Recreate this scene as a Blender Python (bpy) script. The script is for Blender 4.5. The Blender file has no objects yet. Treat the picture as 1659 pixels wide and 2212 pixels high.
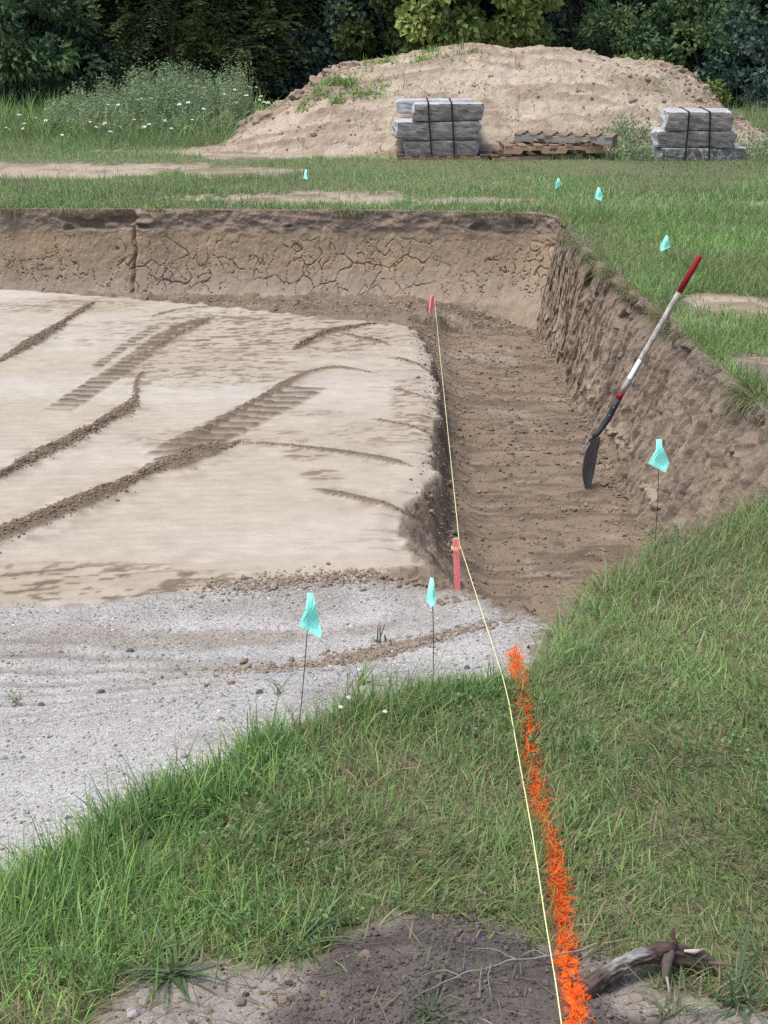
import bpy, math, random
import numpy as np
from mathutils import Vector, Matrix
R = math.radians
random.seed(7)
rng = np.random.default_rng(11)
scene = bpy.context.scene
COL = scene.collection

# ------------------------------------------------------------------ camera
FPX, EYE = 3070.0, 2.25                      # focal length in 1659-px-wide units, eye height (m)
PITCH = math.atan(1210.0 / FPX)
cam_d = bpy.data.cameras.new('camera'); cam = bpy.data.objects.new('camera', cam_d); COL.objects.link(cam)
cam.location = (0, 0, EYE); cam.rotation_euler = (math.pi / 2 - PITCH, 0, 0)
cam_d.sensor_fit = 'HORIZONTAL'; cam_d.sensor_width = 36.0; cam_d.lens = 36.0 * FPX / 1659.0
cam_d.clip_start = 0.05; cam_d.clip_end = 2000
scene.camera = cam

# ------------------------------------------------------------------ sky, sun, exposure
SUN = Vector((-0.32, -0.20, 0.90)).normalized()
world = bpy.data.worlds.new('World'); scene.world = world; world.use_nodes = True
wn = world.node_tree; wn.nodes.clear()
sky = wn.nodes.new('ShaderNodeTexSky'); sky.sky_type = 'NISHITA'; sky.sun_disc = False
sky.sun_elevation = math.asin(SUN.z); sky.sun_rotation = math.atan2(SUN.x, SUN.y)
sky.air_density = 1.0; sky.dust_density = 3.0; sky.ozone_density = 1.0; sky.altitude = 200
bg = wn.nodes.new('ShaderNodeBackground'); bg.inputs[1].default_value = 0.105
wo = wn.nodes.new('ShaderNodeOutputWorld')
wn.links.new(sky.outputs[0], bg.inputs[0]); wn.links.new(bg.outputs[0], wo.inputs[0])
sl = bpy.data.lights.new('sun', 'SUN'); sl.energy = 1.5; sl.angle = R(20); sl.color = (1.0, 0.95, 0.88)
so = bpy.data.objects.new('sun', sl); COL.objects.link(so); so.location = (0, 0, 30)
so.rotation_euler = (-SUN).to_track_quat('-Z', 'Y').to_euler()
vs = scene.view_settings
vs.view_transform = 'Standard'; vs.look = 'None'; vs.gamma = 1.0; vs.use_curve_mapping = False
vs.exposure = 1.2
scene.cycles.use_denoising = False; scene.cycles.use_adaptive_sampling = False
scene.cycles.max_bounces = 6; scene.cycles.diffuse_bounces = 4

# ------------------------------------------------------------------ numeric helpers
_c, _s = math.cos(PITCH), math.sin(PITCH)
def P(x, y, z=0.0):
    """point at height z seen at (x, y) of the 1659 x 2212 layout drawing"""
    u = 1106 - y; ry = FPX * _c + u * _s; rz = -FPX * _s + u * _c
    t = (z - EYE) / rz
    return np.array(((x - 829.5) * t, ry * t, z))
def PY(x, y, Y):
    """point at distance Y seen at (x, y)"""
    u = 1106 - y; ry = FPX * _c + u * _s; rz = -FPX * _s + u * _c
    t = Y / ry
    return np.array(((x - 829.5) * t, Y, EYE + rz * t))
def PL(pts, z=0.0):
    return np.array([P(a[0], a[1], a[2] if len(a) > 2 else z)[:2] for a in pts])

def _hash(ix, iy, seed):
    h = (ix.astype(np.int64) * 374761393 + iy.astype(np.int64) * 668265263 + seed * 974634777) & 0xFFFFFFFF
    h = ((h ^ (h >> 13)) * 1274126177) & 0xFFFFFFFF
    h = ((h ^ (h >> 16)) * 2246822519) & 0xFFFFFFFF
    return ((h ^ (h >> 15)) & 0xFFFFFF) / float(0xFFFFFF)
def vn(x, y, seed=0):
    x = np.asarray(x, float); y = np.asarray(y, float)
    ix = np.floor(x); iy = np.floor(y); fx = x - ix; fy = y - iy
    fx = fx * fx * fx * (fx * (fx * 6 - 15) + 10); fy = fy * fy * fy * (fy * (fy * 6 - 15) + 10)
    a = _hash(ix, iy, seed); b = _hash(ix + 1, iy, seed); c = _hash(ix, iy + 1, seed); d = _hash(ix + 1, iy + 1, seed)
    return ((a + (b - a) * fx) * (1 - fy) + (c + (d - c) * fx) * fy) * 2 - 1
def fbm(x, y, seed=0, o=4, g=0.5):
    v = 0; a = 1.0; t = 0
    for k in range(o):
        v = v + a * vn(x * 2 ** k + 17.3 * k, y * 2 ** k - 9.1 * k, seed + k); t += a; a *= g
    return v / t
def vor(x, y, seed=0):
    ix = np.floor(x); iy = np.floor(y); f1 = np.full(x.shape, 9.0); f2 = np.full(x.shape, 9.0)
    for dx in (-1, 0, 1):
        for dy in (-1, 0, 1):
            cx = ix + dx; cy = iy + dy
            px = cx + 0.1 + 0.8 * _hash(cx, cy, seed); py = cy + 0.1 + 0.8 * _hash(cx, cy, seed + 5)
            d = np.hypot(px - x, py - y)
            f2 = np.minimum(np.maximum(d, f1), f2); f1 = np.minimum(f1, d)
    return f1, f2
def sst(a, b, x):
    t = np.clip((x - a) / (b - a), 0, 1); return t * t * (3 - 2 * t)
def pdist(X, Y, pts, closed=False):
    """distance to polyline, arc length of the nearest point, side"""
    pts = np.asarray(pts, float); n = len(pts)
    best = np.full(X.shape, 1e9); U = np.zeros(X.shape); S = np.zeros(X.shape); acc = 0.0
    for i in range(n if closed else n - 1):
        a = pts[i]; b = pts[(i + 1) % n]; e = b - a; L = math.hypot(*e)
        if L < 1e-9: continue
        t = np.clip(((X - a[0]) * e[0] + (Y - a[1]) * e[1]) / (L * L), 0, 1)
        qx = X - a[0] - t * e[0]; qy = Y - a[1] - t * e[1]; d = np.hypot(qx, qy)
        m = d < best
        best = np.where(m, d, best); U = np.where(m, acc + t * L, U); S = np.where(m, np.sign(e[0] * qy - e[1] * qx), S)
        acc += L
    return best, U, S
def inside(X, Y, pts):
    r = np.zeros(X.shape, bool); n = len(pts)
    for i in range(n):
        x1, y1 = pts[i]; x2, y2 = pts[(i + 1) % n]
        if y1 == y2: continue
        c = ((y1 > Y) != (y2 > Y)) & (X < (x2 - x1) * (Y - y1) / (y2 - y1) + x1)
        r ^= c
    return r
def sdf(X, Y, pts):
    d, _, _ = pdist(X, Y, pts, True)
    return np.where(inside(X, Y, pts), -d, d)
def resample(pts, step):
    pts = np.asarray(pts, float); seg = np.hypot(*(pts[1:] - pts[:-1]).T[:2]); s = np.concatenate(([0], np.cumsum(seg)))
    n = max(2, int(s[-1] / step) + 1); q = np.linspace(0, s[-1], n)
    return np.stack([np.interp(q, s, pts[:, k]) for k in range(pts.shape[1])], 1), q
def smooth_line(pts, it=2):
    pts = np.asarray(pts, float)
    for _ in range(it):
        q = [pts[0]]
        for a, b in zip(pts[:-1], pts[1:]): q += [a * .75 + b * .25, a * .25 + b * .75]
        q.append(pts[-1]); pts = np.array(q)
    return pts
def mixc(a, b, t):
    t = np.asarray(t)[..., None]; return a * (1 - t) + np.asarray(b) * t

# ------------------------------------------------------------------ object helpers
def fast_mesh(name, V, F, colors=None, smooth=True, extra=None):
    me = bpy.data.meshes.new(name)
    V = np.ascontiguousarray(V, np.float32); F = np.ascontiguousarray(F, np.int32)
    k = F.shape[1]
    me.vertices.add(len(V)); me.vertices.foreach_set('co', V.ravel())
    me.loops.add(F.size); me.loops.foreach_set('vertex_index', F.ravel())
    me.polygons.add(len(F)); me.polygons.foreach_set('loop_start', np.arange(0, F.size, k, dtype=np.int32))
    me.polygons.foreach_set('use_smooth', np.full(len(F), smooth))
    if colors is not None:
        at = me.attributes.new('Col', 'FLOAT_COLOR', 'POINT')
        c = np.ones((len(V), 4), np.float32); c[:, :3] = colors
        at.data.foreach_set('color', c.ravel())
    for nm, arr in (extra or {}).items():
        at = me.attributes.new(nm, 'FLOAT', 'POINT'); at.data.foreach_set('value', np.ascontiguousarray(arr, np.float32))
    me.update(calc_edges=True); me.validate()
    return me
def link(name, me, mat=None, parent=None):
    o = bpy.data.objects.new(name, me); COL.objects.link(o)
    if mat is not None and me is not None and len(me.materials) == 0: me.materials.append(mat)
    if parent is not None: o.parent = parent
    return o
def mk(name, V, F, mat, parent=None, colors=None, smooth=False, extra=None):
    """small mesh from python lists with faces of any size"""
    me = bpy.data.meshes.new(name); me.from_pydata([tuple(v) for v in V], [], [tuple(f) for f in F])
    if colors is not None:
        at = me.attributes.new('Col', 'FLOAT_COLOR', 'POINT')
        c = np.ones((len(V), 4), np.float32); c[:, :3] = colors; at.data.foreach_set('color', c.ravel())
    me.polygons.foreach_set('use_smooth', [smooth] * len(me.polygons)); me.update()
    return link(name, me, mat, parent)
def thing(name, label, cat, loc=(0, 0, 0), group=None, rz=0.0):
    o = bpy.data.objects.new(name, None); COL.objects.link(o); o.empty_display_size = .1
    o.location = tuple(float(a) for a in loc); o.rotation_euler = (0, 0, rz)
    return tag(o, label, cat, group)
def tag(o, label=None, cat=None, group=None, kind=None):
    if label: o['label'] = label
    if cat: o['category'] = cat
    if group: o['group'] = group
    if kind: o['kind'] = kind
    return o
def grid_faces(nu, nv):
    i = np.arange(nu * nv).reshape(nu, nv)
    return np.stack([i[:-1, :-1], i[1:, :-1], i[1:, 1:], i[:-1, 1:]], -1).reshape(-1, 4)
def tube(path, rad, sides=8, caps=True, jitter=0.0, seed=0):
    path = [Vector([float(c) for c in p]) for p in path]; n = len(path)
    if not hasattr(rad, '__len__'): rad = [rad] * n
    rn = random.Random(seed); V = []; F = []
    t0 = (path[1] - path[0]).normalized(); ref = Vector((0, 0, 1)) if abs(t0.z) < .9 else Vector((1, 0, 0))
    a = t0.cross(ref).normalized()
    for i, p in enumerate(path):
        t = (path[min(i + 1, n - 1)] - path[max(i - 1, 0)]).normalized()
        a = (a - t * a.dot(t)).normalized(); b = t.cross(a)
        for k in range(sides):
            w = 2 * math.pi * k / sides; r = rad[i] * (1 + jitter * (rn.random() * 2 - 1))
            V.append(p + (a * math.cos(w) + b * math.sin(w)) * r)
    for i in range(n - 1):
        for k in range(sides):
            k2 = (k + 1) % sides
            F.append((i * sides + k, i * sides + k2, (i + 1) * sides + k2, (i + 1) * sides + k))
    if caps:
        F.append(tuple(range(sides))[::-1]); F.append(tuple((n - 1) * sides + k for k in range(sides)))
    return V, F
def box(x0, x1, y0, y1, z0, z1):
    V = [(x, y, z) for z in (z0, z1) for y in (y0, y1) for x in (x0, x1)]
    return V, [(0, 2, 3, 1), (4, 5, 7, 6), (0, 1, 5, 4), (2, 6, 7, 3), (0, 4, 6, 2), (1, 3, 7, 5)]
def join(parts):
    V = []; F = []
    for v, f in parts:
        k = len(V); V += [tuple(p) for p in v]; F += [tuple(i + k for i in q) for q in f]
    return V, F

# ------------------------------------------------------------------ materials
class NT:
    def __init__(s, name):
        s.m = bpy.data.materials.new(name); s.m.use_nodes = True; s.t = s.m.node_tree; s.n = s.t.nodes
        s.p = s.n['Principled BSDF']; s.p.inputs['Specular IOR Level'].default_value = .25
        s.out = s.n['Material Output']; s.tc = s.n.new('ShaderNodeTexCoord')
    def l(s, a, b): s.t.links.new(a, b)
    def attr(s, nm, out='Color'):
        a = s.n.new('ShaderNodeAttribute'); a.attribute_name = nm; return a.outputs[out]
    def noise(s, scale, detail=4, rough=.55, vec=None, mapping=None):
        n = s.n.new('ShaderNodeTexNoise'); n.inputs['Scale'].default_value = scale
        n.inputs['Detail'].default_value = detail; n.inputs['Roughness'].default_value = rough
        src = s.tc.outputs['Object'] if vec is None else vec
        if mapping:
            mp = s.n.new('ShaderNodeMapping'); mp.inputs['Scale'].default_value = mapping; s.l(src, mp.inputs[0]); src = mp.outputs[0]
        s.l(src, n.inputs['Vector']); return n.outputs['Fac']
    def ramp(s, f, stops):
        r = s.n.new('ShaderNodeValToRGB'); el = r.color_ramp.elements
        while len(el) < len(stops): el.new(.5)
        for e, (p, c) in zip(el, stops):
            e.position = p; e.color = (c, c, c, 1) if not hasattr(c, '__len__') else (*c, 1)
        s.l(f, r.inputs[0]); return r.outputs[0]
    def mix(s, f, a, b, mode='MIX'):
        m = s.n.new('ShaderNodeMix'); m.data_type = 'RGBA'; m.blend_type = mode; m.clamp_result = False
        for v, i in ((f, 0), (a, 6), (b, 7)):
            if hasattr(v, 'is_linked'): s.l(v, m.inputs[i])
            elif i == 0: m.inputs[0].default_value = v
            else: m.inputs[i].default_value = (*v, 1) if hasattr(v, '__len__') else (v, v, v, 1)
        return m.outputs[2]
    def math(s, op, a, b):
        m = s.n.new('ShaderNodeMath'); m.operation = op
        for v, i in ((a, 0), (b, 1)):
            if hasattr(v, 'is_linked'): s.l(v, m.inputs[i])
            else: m.inputs[i].default_value = v
        return m.outputs[0]
    def bump(s, h, strength=.5, dist=.01, prev=None):
        b = s.n.new('ShaderNodeBump'); b.inputs['Strength'].default_value = strength; b.inputs['Distance'].default_value = dist
        s.l(h, b.inputs['Height'])
        if prev is not None: s.l(prev, b.inputs['Normal'])
        return b.outputs[0]
    def done(s, color, rough=.9, normal=None):
        if hasattr(color, 'is_linked'): s.l(color, s.p.inputs['Base Color'])
        else: s.p.inputs['Base Color'].default_value = (*color, 1)
        s.p.inputs['Roughness'].default_value = rough
        if normal is not None: s.l(normal, s.p.inputs['Normal'])
        return s.m

def m_soil(name='soil', lo=.76, hi=1.2, mp=None, bs=.6):
    t = NT(name); c = t.attr('Col'); spk = t.attr('spk', 'Fac')
    c = t.mix(1.0, c, t.ramp(t.noise(7, 5, .6), [(.25, .86), (.75, 1.12)]), 'MULTIPLY')
    c = t.mix(1.0, c, t.ramp(t.noise(70 if mp is None else 22, 6, .65, mapping=mp), [(.25, lo), (.75, hi)]), 'MULTIPLY')
    sp = t.ramp(t.noise(190, 3, .6), [(.36, .30), (.47, .85), (.56, 1.0), (.66, 1.25)])
    sp2 = t.ramp(t.noise(60, 3, .6), [(.30, .45), (.43, .95), (.7, 1.08)])
    c = t.mix(spk, c, t.mix(1.0, t.mix(1.0, c, sp, 'MULTIPLY'), sp2, 'MULTIPLY'))
    b = t.bump(t.noise(45, 6, .7), bs, .012)
    b = t.bump(t.noise(190, 4, .65), bs * .8, .004, b)
    return t.done(c, .95, b)
def m_attr(name, rough=.8, lo=.85, hi=1.12, scale=30, bump=0.0, bscale=60, mapping=None):
    t = NT(name); c = t.mix(1.0, t.attr('Col'), t.ramp(t.noise(scale, 5, .6, mapping=mapping), [(.25, lo), (.75, hi)]), 'MULTIPLY')
    return t.done(c, rough, t.bump(t.noise(bscale, 5, .65, mapping=mapping), bump, .01) if bump else None)
def m_leaf(name, rough=.55, trans=.3):
    t = NT(name); c = t.attr('Col'); t.done(c, rough)
    tr = t.n.new('ShaderNodeBsdfTranslucent'); t.l(c, tr.inputs[0])
    mx = t.n.new('ShaderNodeMixShader'); mx.inputs[0].default_value = trans
    t.l(t.p.outputs[0], mx.inputs[1]); t.l(tr.outputs[0], mx.inputs[2]); t.l(mx.outputs[0], t.out.inputs[0])
    return t.m
def m_noise(name, c0, c1, scale=8, rough=.8, bump=.3, bscale=40, mapping=None, lo=.3, hi=.7, detail=6):
    t = NT(name)
    c = t.ramp(t.noise(scale, detail, .6, mapping=mapping), [(lo, c0), (hi, c1)])
    return t.done(c, rough, t.bump(t.noise(bscale, 6, .65, mapping=mapping), bump, .01) if bump else None)
SOIL = m_soil(); PADM = m_soil('packed_sand', .90, 1.08, (.35, 1.6, 1), .22)
LEAF = m_leaf('leaf', .6, .28)
GRASS = m_leaf('grass_blade', .5, .38)
CLOD = m_attr('clod', .95, .8, 1.15, 90, .5, 150)

# ------------------------------------------------------------------ layout lines (metres)
PADZ = -.5
FAR_TOP = np.array([(-14, 13.62), (-6, 13.5), (-3.59, 13.39), (-2.0, 13.36), (-1.0, 13.3), (0.0, 13.3), (.7, 13.22), (1.25, 13.17)])
RIGHT_TOP = np.concatenate([np.array([(1.55, 12.98)]), PL([(1226, 500), (1250, 530), (1300, 572), (1367, 634), (1440, 692), (1516, 772), (1590, 836), (1662, 905), (1770, 1005)])])
DIAG = PL([(1790, 1035), (1690, 1075), (1560, 1135), (1400, 1210), (1330, 1255), (1250, 1320), (1198, 1388)])
G0 = PL([(1198, 1388), (1150, 1446), (1085, 1480), (930, 1498), (760, 1530), (600, 1595), (420, 1690), (210, 1820), (0, 1950), (-300, 2090)])
G0 = np.concatenate([G0, np.array([(-2.2, 2.2), (-4, 1.0)])])
PIT = np.concatenate([FAR_TOP, RIGHT_TOP, DIAG, G0[1:], np.array([(-14, 1.0)])])
def pad_z(X, Y): return -.45 - .12 * sst(6.0, 12.0, Y)
def PLP(pts):
    out = []
    for a in pts:
        z = -.5
        for _ in range(6): q = P(a[0], a[1], z); z = float(pad_z(q[0], q[1]))
        out.append(q[:2])
    return np.array(out)
PIT_G = np.concatenate([FAR_TOP + np.array((0, .16)), RIGHT_TOP + np.array((.15, .03)), DIAG, G0[1:], np.array([(-14, 1.0)])])
PAD = np.concatenate([np.array([(-14, 13.0)]), PLP([(0, 622), (400, 657), (640, 680), (800, 694), (880, 699)]), PL([(904, 714), (926, 760), (940, 830), (944, 900), (930, 960), (937, 1058), (905, 1095), (862, 1150), (855, 1172), (870, 1222), (905, 1258)], -.56),
                      PL([(800, 1254), (700, 1257), (590, 1268), (400, 1292), (200, 1312), (0, 1322), (-300, 1340)], -.47), np.array([(-14, 5.4)])])
G1 = PAD[17:24]
TOE = np.concatenate([PL([(908, 700), (945, 800), (960, 900), (970, 1000), (972, 1100), (968, 1200)], -.77), np.array([(.45, 6.4), (.58, 5.95), (.78, 5.5), (1.0, 5.45), (1.35, 6.1)]),
                      PL([(1410, 1160), (1330, 1020), (1258, 900), (1190, 760), (1150, 695)], -.9)])
TOE2 = np.array([(-14, 13.05), (-3.5, 12.98), (-1.6, 12.62), (0.2, 12.2), (.45, 12.3), (.4, 12.85), (-3.5, 13.12), (-14, 13.3)])
BRINK = PL([(985, 1288, -.40), (1060, 1318, -.28), (1120, 1337, -.17), (1190, 1362, -.05)])
BRL = float(np.hypot(*(BRINK[1:] - BRINK[:-1]).T).sum())
SOILPATCH = PL([(180, 2240), (300, 2120), (480, 2085), (560, 2100), (700, 2085), (770, 2020), (880, 1985), (1000, 1985), (1100, 2020), (1210, 2060), (1290, 2080), (1420, 2150), (1660, 2205), (1680, 2400), (150, 2400)])
DARKSOIL = PL([(560, 2250), (640, 2140), (760, 2035), (880, 1985), (1000, 1985), (1100, 2020), (1210, 2060), (1280, 2090), (1330, 2180), (1500, 2230), (1500, 2400), (500, 2400)])
ORANGE = smooth_line(PL([(1108, 1404), (1112, 1420), (1118, 1470), (1135, 1560), (1146, 1650), (1165, 1750), (1182, 1810), (1196, 1870), (1206, 1950), (1214, 2010), (1222, 2070), (1230, 2120), (1245, 2212), (1262, 2400)]), 2)


# ------------------------------------------------------------------ terrain heights and colours
C_PAD = np.array((.375, .325, .258)); C_PADW = np.array((.41, .37, .312)); C_OCH = np.array((.29, .228, .158))
C_DIRT = np.array((.155, .115, .079)); C_TRENCH = np.array((.215, .163, .115)); C_SOIL = np.array((.080, .067, .060))
C_PALE = np.array((.29, .255, .222)); C_GRAV = np.array((.435, .415, .385)); C_LAWN = np.array((.14, .145, .075)); C_MOUND = np.array((.395, .325, .245))

RIDGES = [  # polyline in layout pixels on the pad, height, half width (m), start/end taper
    ([(0, 782), (60, 748), (120, 712), (165, 680), (203, 655)], .035, .055),
    ([(-60, 1062), (0, 1033), (80, 990), (170, 945), (240, 908), (280, 880), (296, 855)], .045, .055),
    ([(296, 855), (292, 830), (310, 802)], .02, .03),
    ([(-80, 1200), (0, 1160), (120, 1115), (230, 1068), (330, 1025), (430, 985), (515, 960)], .055, .07),
    ([(515, 958), (600, 962), (680, 972), (760, 981), (830, 994), (890, 1010)], .022, .025),
    ([(370, 975), (470, 915), (560, 862), (640, 815), (690, 798), (740, 795), (812, 808)], .02, .03),
    ([(635, 757), (680, 730), (720, 716), (770, 708), (812, 700)], .035, .05),
    ([(735, 722), (780, 733), (838, 746)], .03, .035),
    ([(835, 774), (880, 780), (930, 800)], .02, .02), ([(845, 842), (880, 848), (918, 858)], .02, .022),
    ([(800, 905), (870, 918), (940, 935)], .018, .022), ([(675, 1058), (760, 1075), (830, 1092), (905, 1104)], .02, .025),
    ([(330, 684), (380, 670), (440, 664), (520, 664)], .014, .02),
    ([(240, 800), (330, 755), (400, 715), (470, 682)], .008, .015),
]
TREADS = [  # polyline, half width, lug pitch, depth
    ([(112, 896), (200, 838), (290, 778), (345, 735), (400, 705), (480, 680)], .10, .115, .03),
    ([(200, 800), (260, 755), (300, 728), (345, 704)], .045, .11, .02),
    ([(350, 1000), (440, 948), (520, 905), (590, 872), (680, 826)], .17, .13, .032),
    ([(230, 1075), (330, 1010), (420, 955)], .06, .12, .015),
]
SMEARS = [((570, 712), 1.5, .95, .8), ((450, 800), .9, .55, .7), ((140, 650), .8, .35, .6), ((890, 880), .16, .8, .75), ((700, 740), .6, .35, .5), ((480, 960), .7, .28, .5), ((60, 1300), 1.2, .28, .9), ((170, 1262), .8, .1, .6),
          ((690, 900), .3, .1, .5), ((660, 1000), .16, .14, .7), ((700, 1050), .16, .12, .7), ((820, 950), .4, .3, .5)]

def terrain(X, Y):
    sh = X.shape
    n1 = fbm(X * .8, Y * .8, 3, 3); nb = fbm(X * 5, Y * 5, 21, 3) * .035
    ip = sdf(X + nb * .6, Y + nb * .6, PIT)
    rag = .035 * fbm(X * 16, Y * 16, 22, 3) * sst(-.3, .1, X); dpad = sdf(X + nb + rag, Y + nb * .8 + rag, PAD); dtoe = sdf(X + nb * .7, Y, TOE); dtoe2 = sdf(X + nb, Y + nb, TOE2)
    dg0, _, _ = pdist(X, Y, np.concatenate([DIAG, G0[1:]])); dbr, ubr, _ = pdist(X, Y, BRINK); zbr = -.40 + .35 * np.clip(ubr / BRL, 0, 1)
    dedge, _, _ = pdist(X, Y, PAD[5:17]); padz = pad_z(X, Y) + .006 * n1 - .02 * (1 - sst(0, .12, dedge)) * sst(5.6, 6.4, Y)
    # --- inside the dig
    eps = .012
    w_p = 1 / (np.maximum(dpad, 0) + eps) ** 1.35; w_t = 1 / (np.maximum(dtoe, 0) + eps) ** 1.35
    w_t2 = 1 / (np.maximum(dtoe2, 0) + eps) ** 2; w_g = 1 / (dg0 + eps) ** 2; w_b = 1 / (dbr + eps) ** 2
    zt = -.9 + .012 * n1 + .13 * (1 - sst(.3, .62, X)) * sst(5.3, 5.9, Y)
    zin = (w_p * padz + w_t * zt + w_t2 * (-.74) + w_b * zbr + w_g * 0.0) / (w_p + w_t + w_t2 + w_g + w_b)
    zin = np.where(dpad < 0, padz, np.where(dtoe < 0, zt, np.where(dtoe2 < 0, -.74, zin)))
    # the strips at the foot of the far and right walls stay level under the wall meshes
    hid = ((X > 1.2) & (Y > 6.2)) | (Y > 12.95)
    zin = np.where(hid & (dpad > 0) & (dtoe > 0) & (dtoe2 > 0), np.minimum(zin, np.where(X > .3, -.9, -.74)), zin)
    grav_poly = np.concatenate([PL([(905, 1262)], -.45), BRINK, G0, np.array([(-14, 1.0), (-14, 5.4)]), G1[::-1]])
    dgr = sdf(X + nb * 2, Y + nb * 2, grav_poly)
    grav = 1 - sst(-.04, .05, dgr)
    inpad = 1 - sst(-.03, .03, dpad)
    intr = np.clip(1 - grav - inpad, 0, 1) * (ip < 0)
    # --- relief
    streak = fbm(X * 3.2, Y * 16, 31, 4) ; lump = fbm(X * 9, Y * 9, 41, 4)
    slope = intr * (dtoe > 0.02)
    zin = zin + intr * (.009 * streak + .006 * lump + .005 * fbm(X * 30, Y * 50, 42, 2)) + slope * (.035 * lump + .014 * fbm(X * 30, Y * 30, 43, 3))
    zin = zin + grav * (.010 * fbm(X * 3, Y * 3, 51, 3) + .0035 * fbm(X * 45, Y * 45, 52, 2))
    # track grouser prints pressed in the gravel
    gx, gy = P(180, 1400, -.25)[:2]
    prints = np.zeros(sh)
    for (cx, cy) in [(70, 1345), (210, 1370), (330, 1345), (400, 1420), (300, 1440), (120, 1440)]:
        q = P(cx, cy, -.25); m = np.exp(-((X - q[0]) / .28) ** 2 - ((Y - q[1]) / .35) ** 2)
        prints = np.maximum(prints, m)
    lug = np.sin((Y + .1 * X) * 2 * math.pi / .13 + 1.5 * vn(X * 3, Y * 3, 77)); lugm = sst(.1, .7, lug) * sst(.3, .7, prints + .35 * vn(X * 4, Y * 7, 78)) * grav
    zin -= .016 * lugm
    # --- pad relief and loose dirt
    dirt = np.zeros(sh)
    wob = fbm(X * 7, Y * 7, 61, 3)
    for k, (pp, h, w) in enumerate(RIDGES):
        ln = smooth_line(PLP(pp), 2); d, u, sd = pdist(X, Y, ln); L = np.hypot(*(ln[1:] - ln[:-1]).T).sum()
        tp = sst(0, .12 * L + .02, u) * (1 - sst(.88 * L - .02, L, u)) if k not in (1, 3) else 1 - sst(.85 * L, L, u)
        ww = w * 1.2 * (.85 + .5 * vn(u * 3.1, u * 0 + k, 62) + .25 * wob) * (.25 + .75 * tp)
        prof = np.exp(-(d / ww) ** 2)
        zin = zin + inpad * h * .8 * prof * (.4 + .6 * tp) * (1 + .45 * lump)
        dirt = np.maximum(dirt, .62 * np.exp(-(d / (2.4 * ww + .01)) ** 2) * sst(-.15, .45, fbm(X * 11, Y * 16, 64, 3)) * tp)
        dirt = np.maximum(dirt, sst(.22, .55, prof * (1 + .4 * lump)) * (.4 + .6 * tp) * 1.1)
    tread = np.zeros(sh)
    for (pp, w, pitch, dep) in TREADS:
        ln = smooth_line(PLP(pp), 2); d, u, sd = pdist(X, Y, ln); L = np.hypot(*(ln[1:] - ln[:-1]).T).sum()
        cross = 1 - sst(w * .8, w * 1.1, d + .02 * wob); end = sst(0, .10 * L, u) * (1 - sst(.88 * L, L, u))
        bar = sst(-.05, .35, np.sin(2 * math.pi * (Y + .12 * X) / pitch + 1.6 * vn(X * 3, Y * 3, 66)) + .35 * lump)
        zin = zin + inpad * cross * end * (bar - .6) * dep
        dirt = np.maximum(dirt, cross * end * (.12 + .88 * bar) * (.95 + .25 * wob)); tread = np.maximum(tread, cross * end * bar)
    tread = np.clip(tread * (.5 + .9 * sst(-.4, .35, fbm(X * 16, Y * 22, 67, 3))), 0, 1); och = np.zeros(sh)
    sm = fbm(X * 6.0 + Y * 2, Y * 24 - X * 5, 71, 4); sm2 = fbm(X * 12, Y * 18, 72, 3)
    for ((cx, cy), rx, ry, st) in SMEARS:
        q = P(cx, cy, -.53); e = np.hypot((X - q[0]) / rx, (Y - q[1]) / ry)
        m = (1 - sst(.55, 1.1, e + .25 * sm2)) * st
        och = np.maximum(och, m * (.55 + .45 * sst(-.15, .3, sm)))
        dirt = np.maximum(dirt, m * 1.15 * sst(.10, .24, fbm(X * 11 + Y * 3, Y * 34 - X * 7, 73, 4) + .35 * sm))
    # thin scrape lines that run across the right half of the pad
    ln1 = sst(.34, .46, fbm(X * 2.6, Y * 34 - X * 3, 81, 4)) * sst(-.6, .3, X) * (Y < 11.5)
    dirt = np.maximum(dirt, .55 * ln1)
    zin = zin + inpad * (.004 * sm * och + .0028 * np.sin((Y - .08 * X) * 2 * math.pi / .085) * (X < -.6))
    # --- outside (lawn, far field, soil patch)
    zo = .012 * n1 + .006 * fbm(X * 4, Y * 4, 91, 3)
    ds = sdf(X + nb, Y + nb, SOILPATCH); dd = sdf(X + nb * 2, Y + nb * 2, DARKSOIL)
    soilm = 1 - sst(-.03, .05, ds); dark = 1 - sst(-.04, .06, dd)
    q1 = P(960, 2080); q2 = P(1130, 2190); q3 = P(780, 2130)
    hump = .035 * np.exp(-((X - q1[0]) / .16) ** 2 - ((Y - q1[1]) / .12) ** 2) + .03 * np.exp(-((X - q2[0]) / .22) ** 2 - ((Y - q2[1]) / .14) ** 2) + .04 * np.exp(-((X - q3[0]) / .14) ** 2 - ((Y - q3[1]) / .1) ** 2)
    zo = zo + dark * (hump + .012 * fbm(X * 22, Y * 22, 93, 3) + .005 * fbm(X * 60, Y * 60, 94, 2)) + soilm * .006 * fbm(X * 30, Y * 30, 95, 3)
    # ruts in the lawn beyond the dig
    bare = np.zeros(sh)
    for (x0, x1, y0, y1, a) in BARE:
        qa = P(x0, (y0 + y1) / 2); qb = P(x1, (y0 + y1) / 2); qc = P((x0 + x1) / 2, y0); qd = P((x0 + x1) / 2, y1)
        cx = (qa[0] + qb[0]) / 2; cy = (qc[1] + qd[1]) / 2; rx = (qb[0] - qa[0]) / 2; ry = (qc[1] - qd[1]) / 2
        e = np.sqrt(((X - cx) / rx) ** 2 + ((Y - cy) / ry) ** 2)
        bare = np.maximum(bare, a * (1 - sst(.6, 1.15, e + .5 * fbm(X * 2.2, Y * 2.2, 97, 4) + .25 * vn(X * 14, Y * 14, 96))))
    zo = zo + bare * .03 * fbm(X * 2.5, Y * 7, 98, 3)
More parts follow.
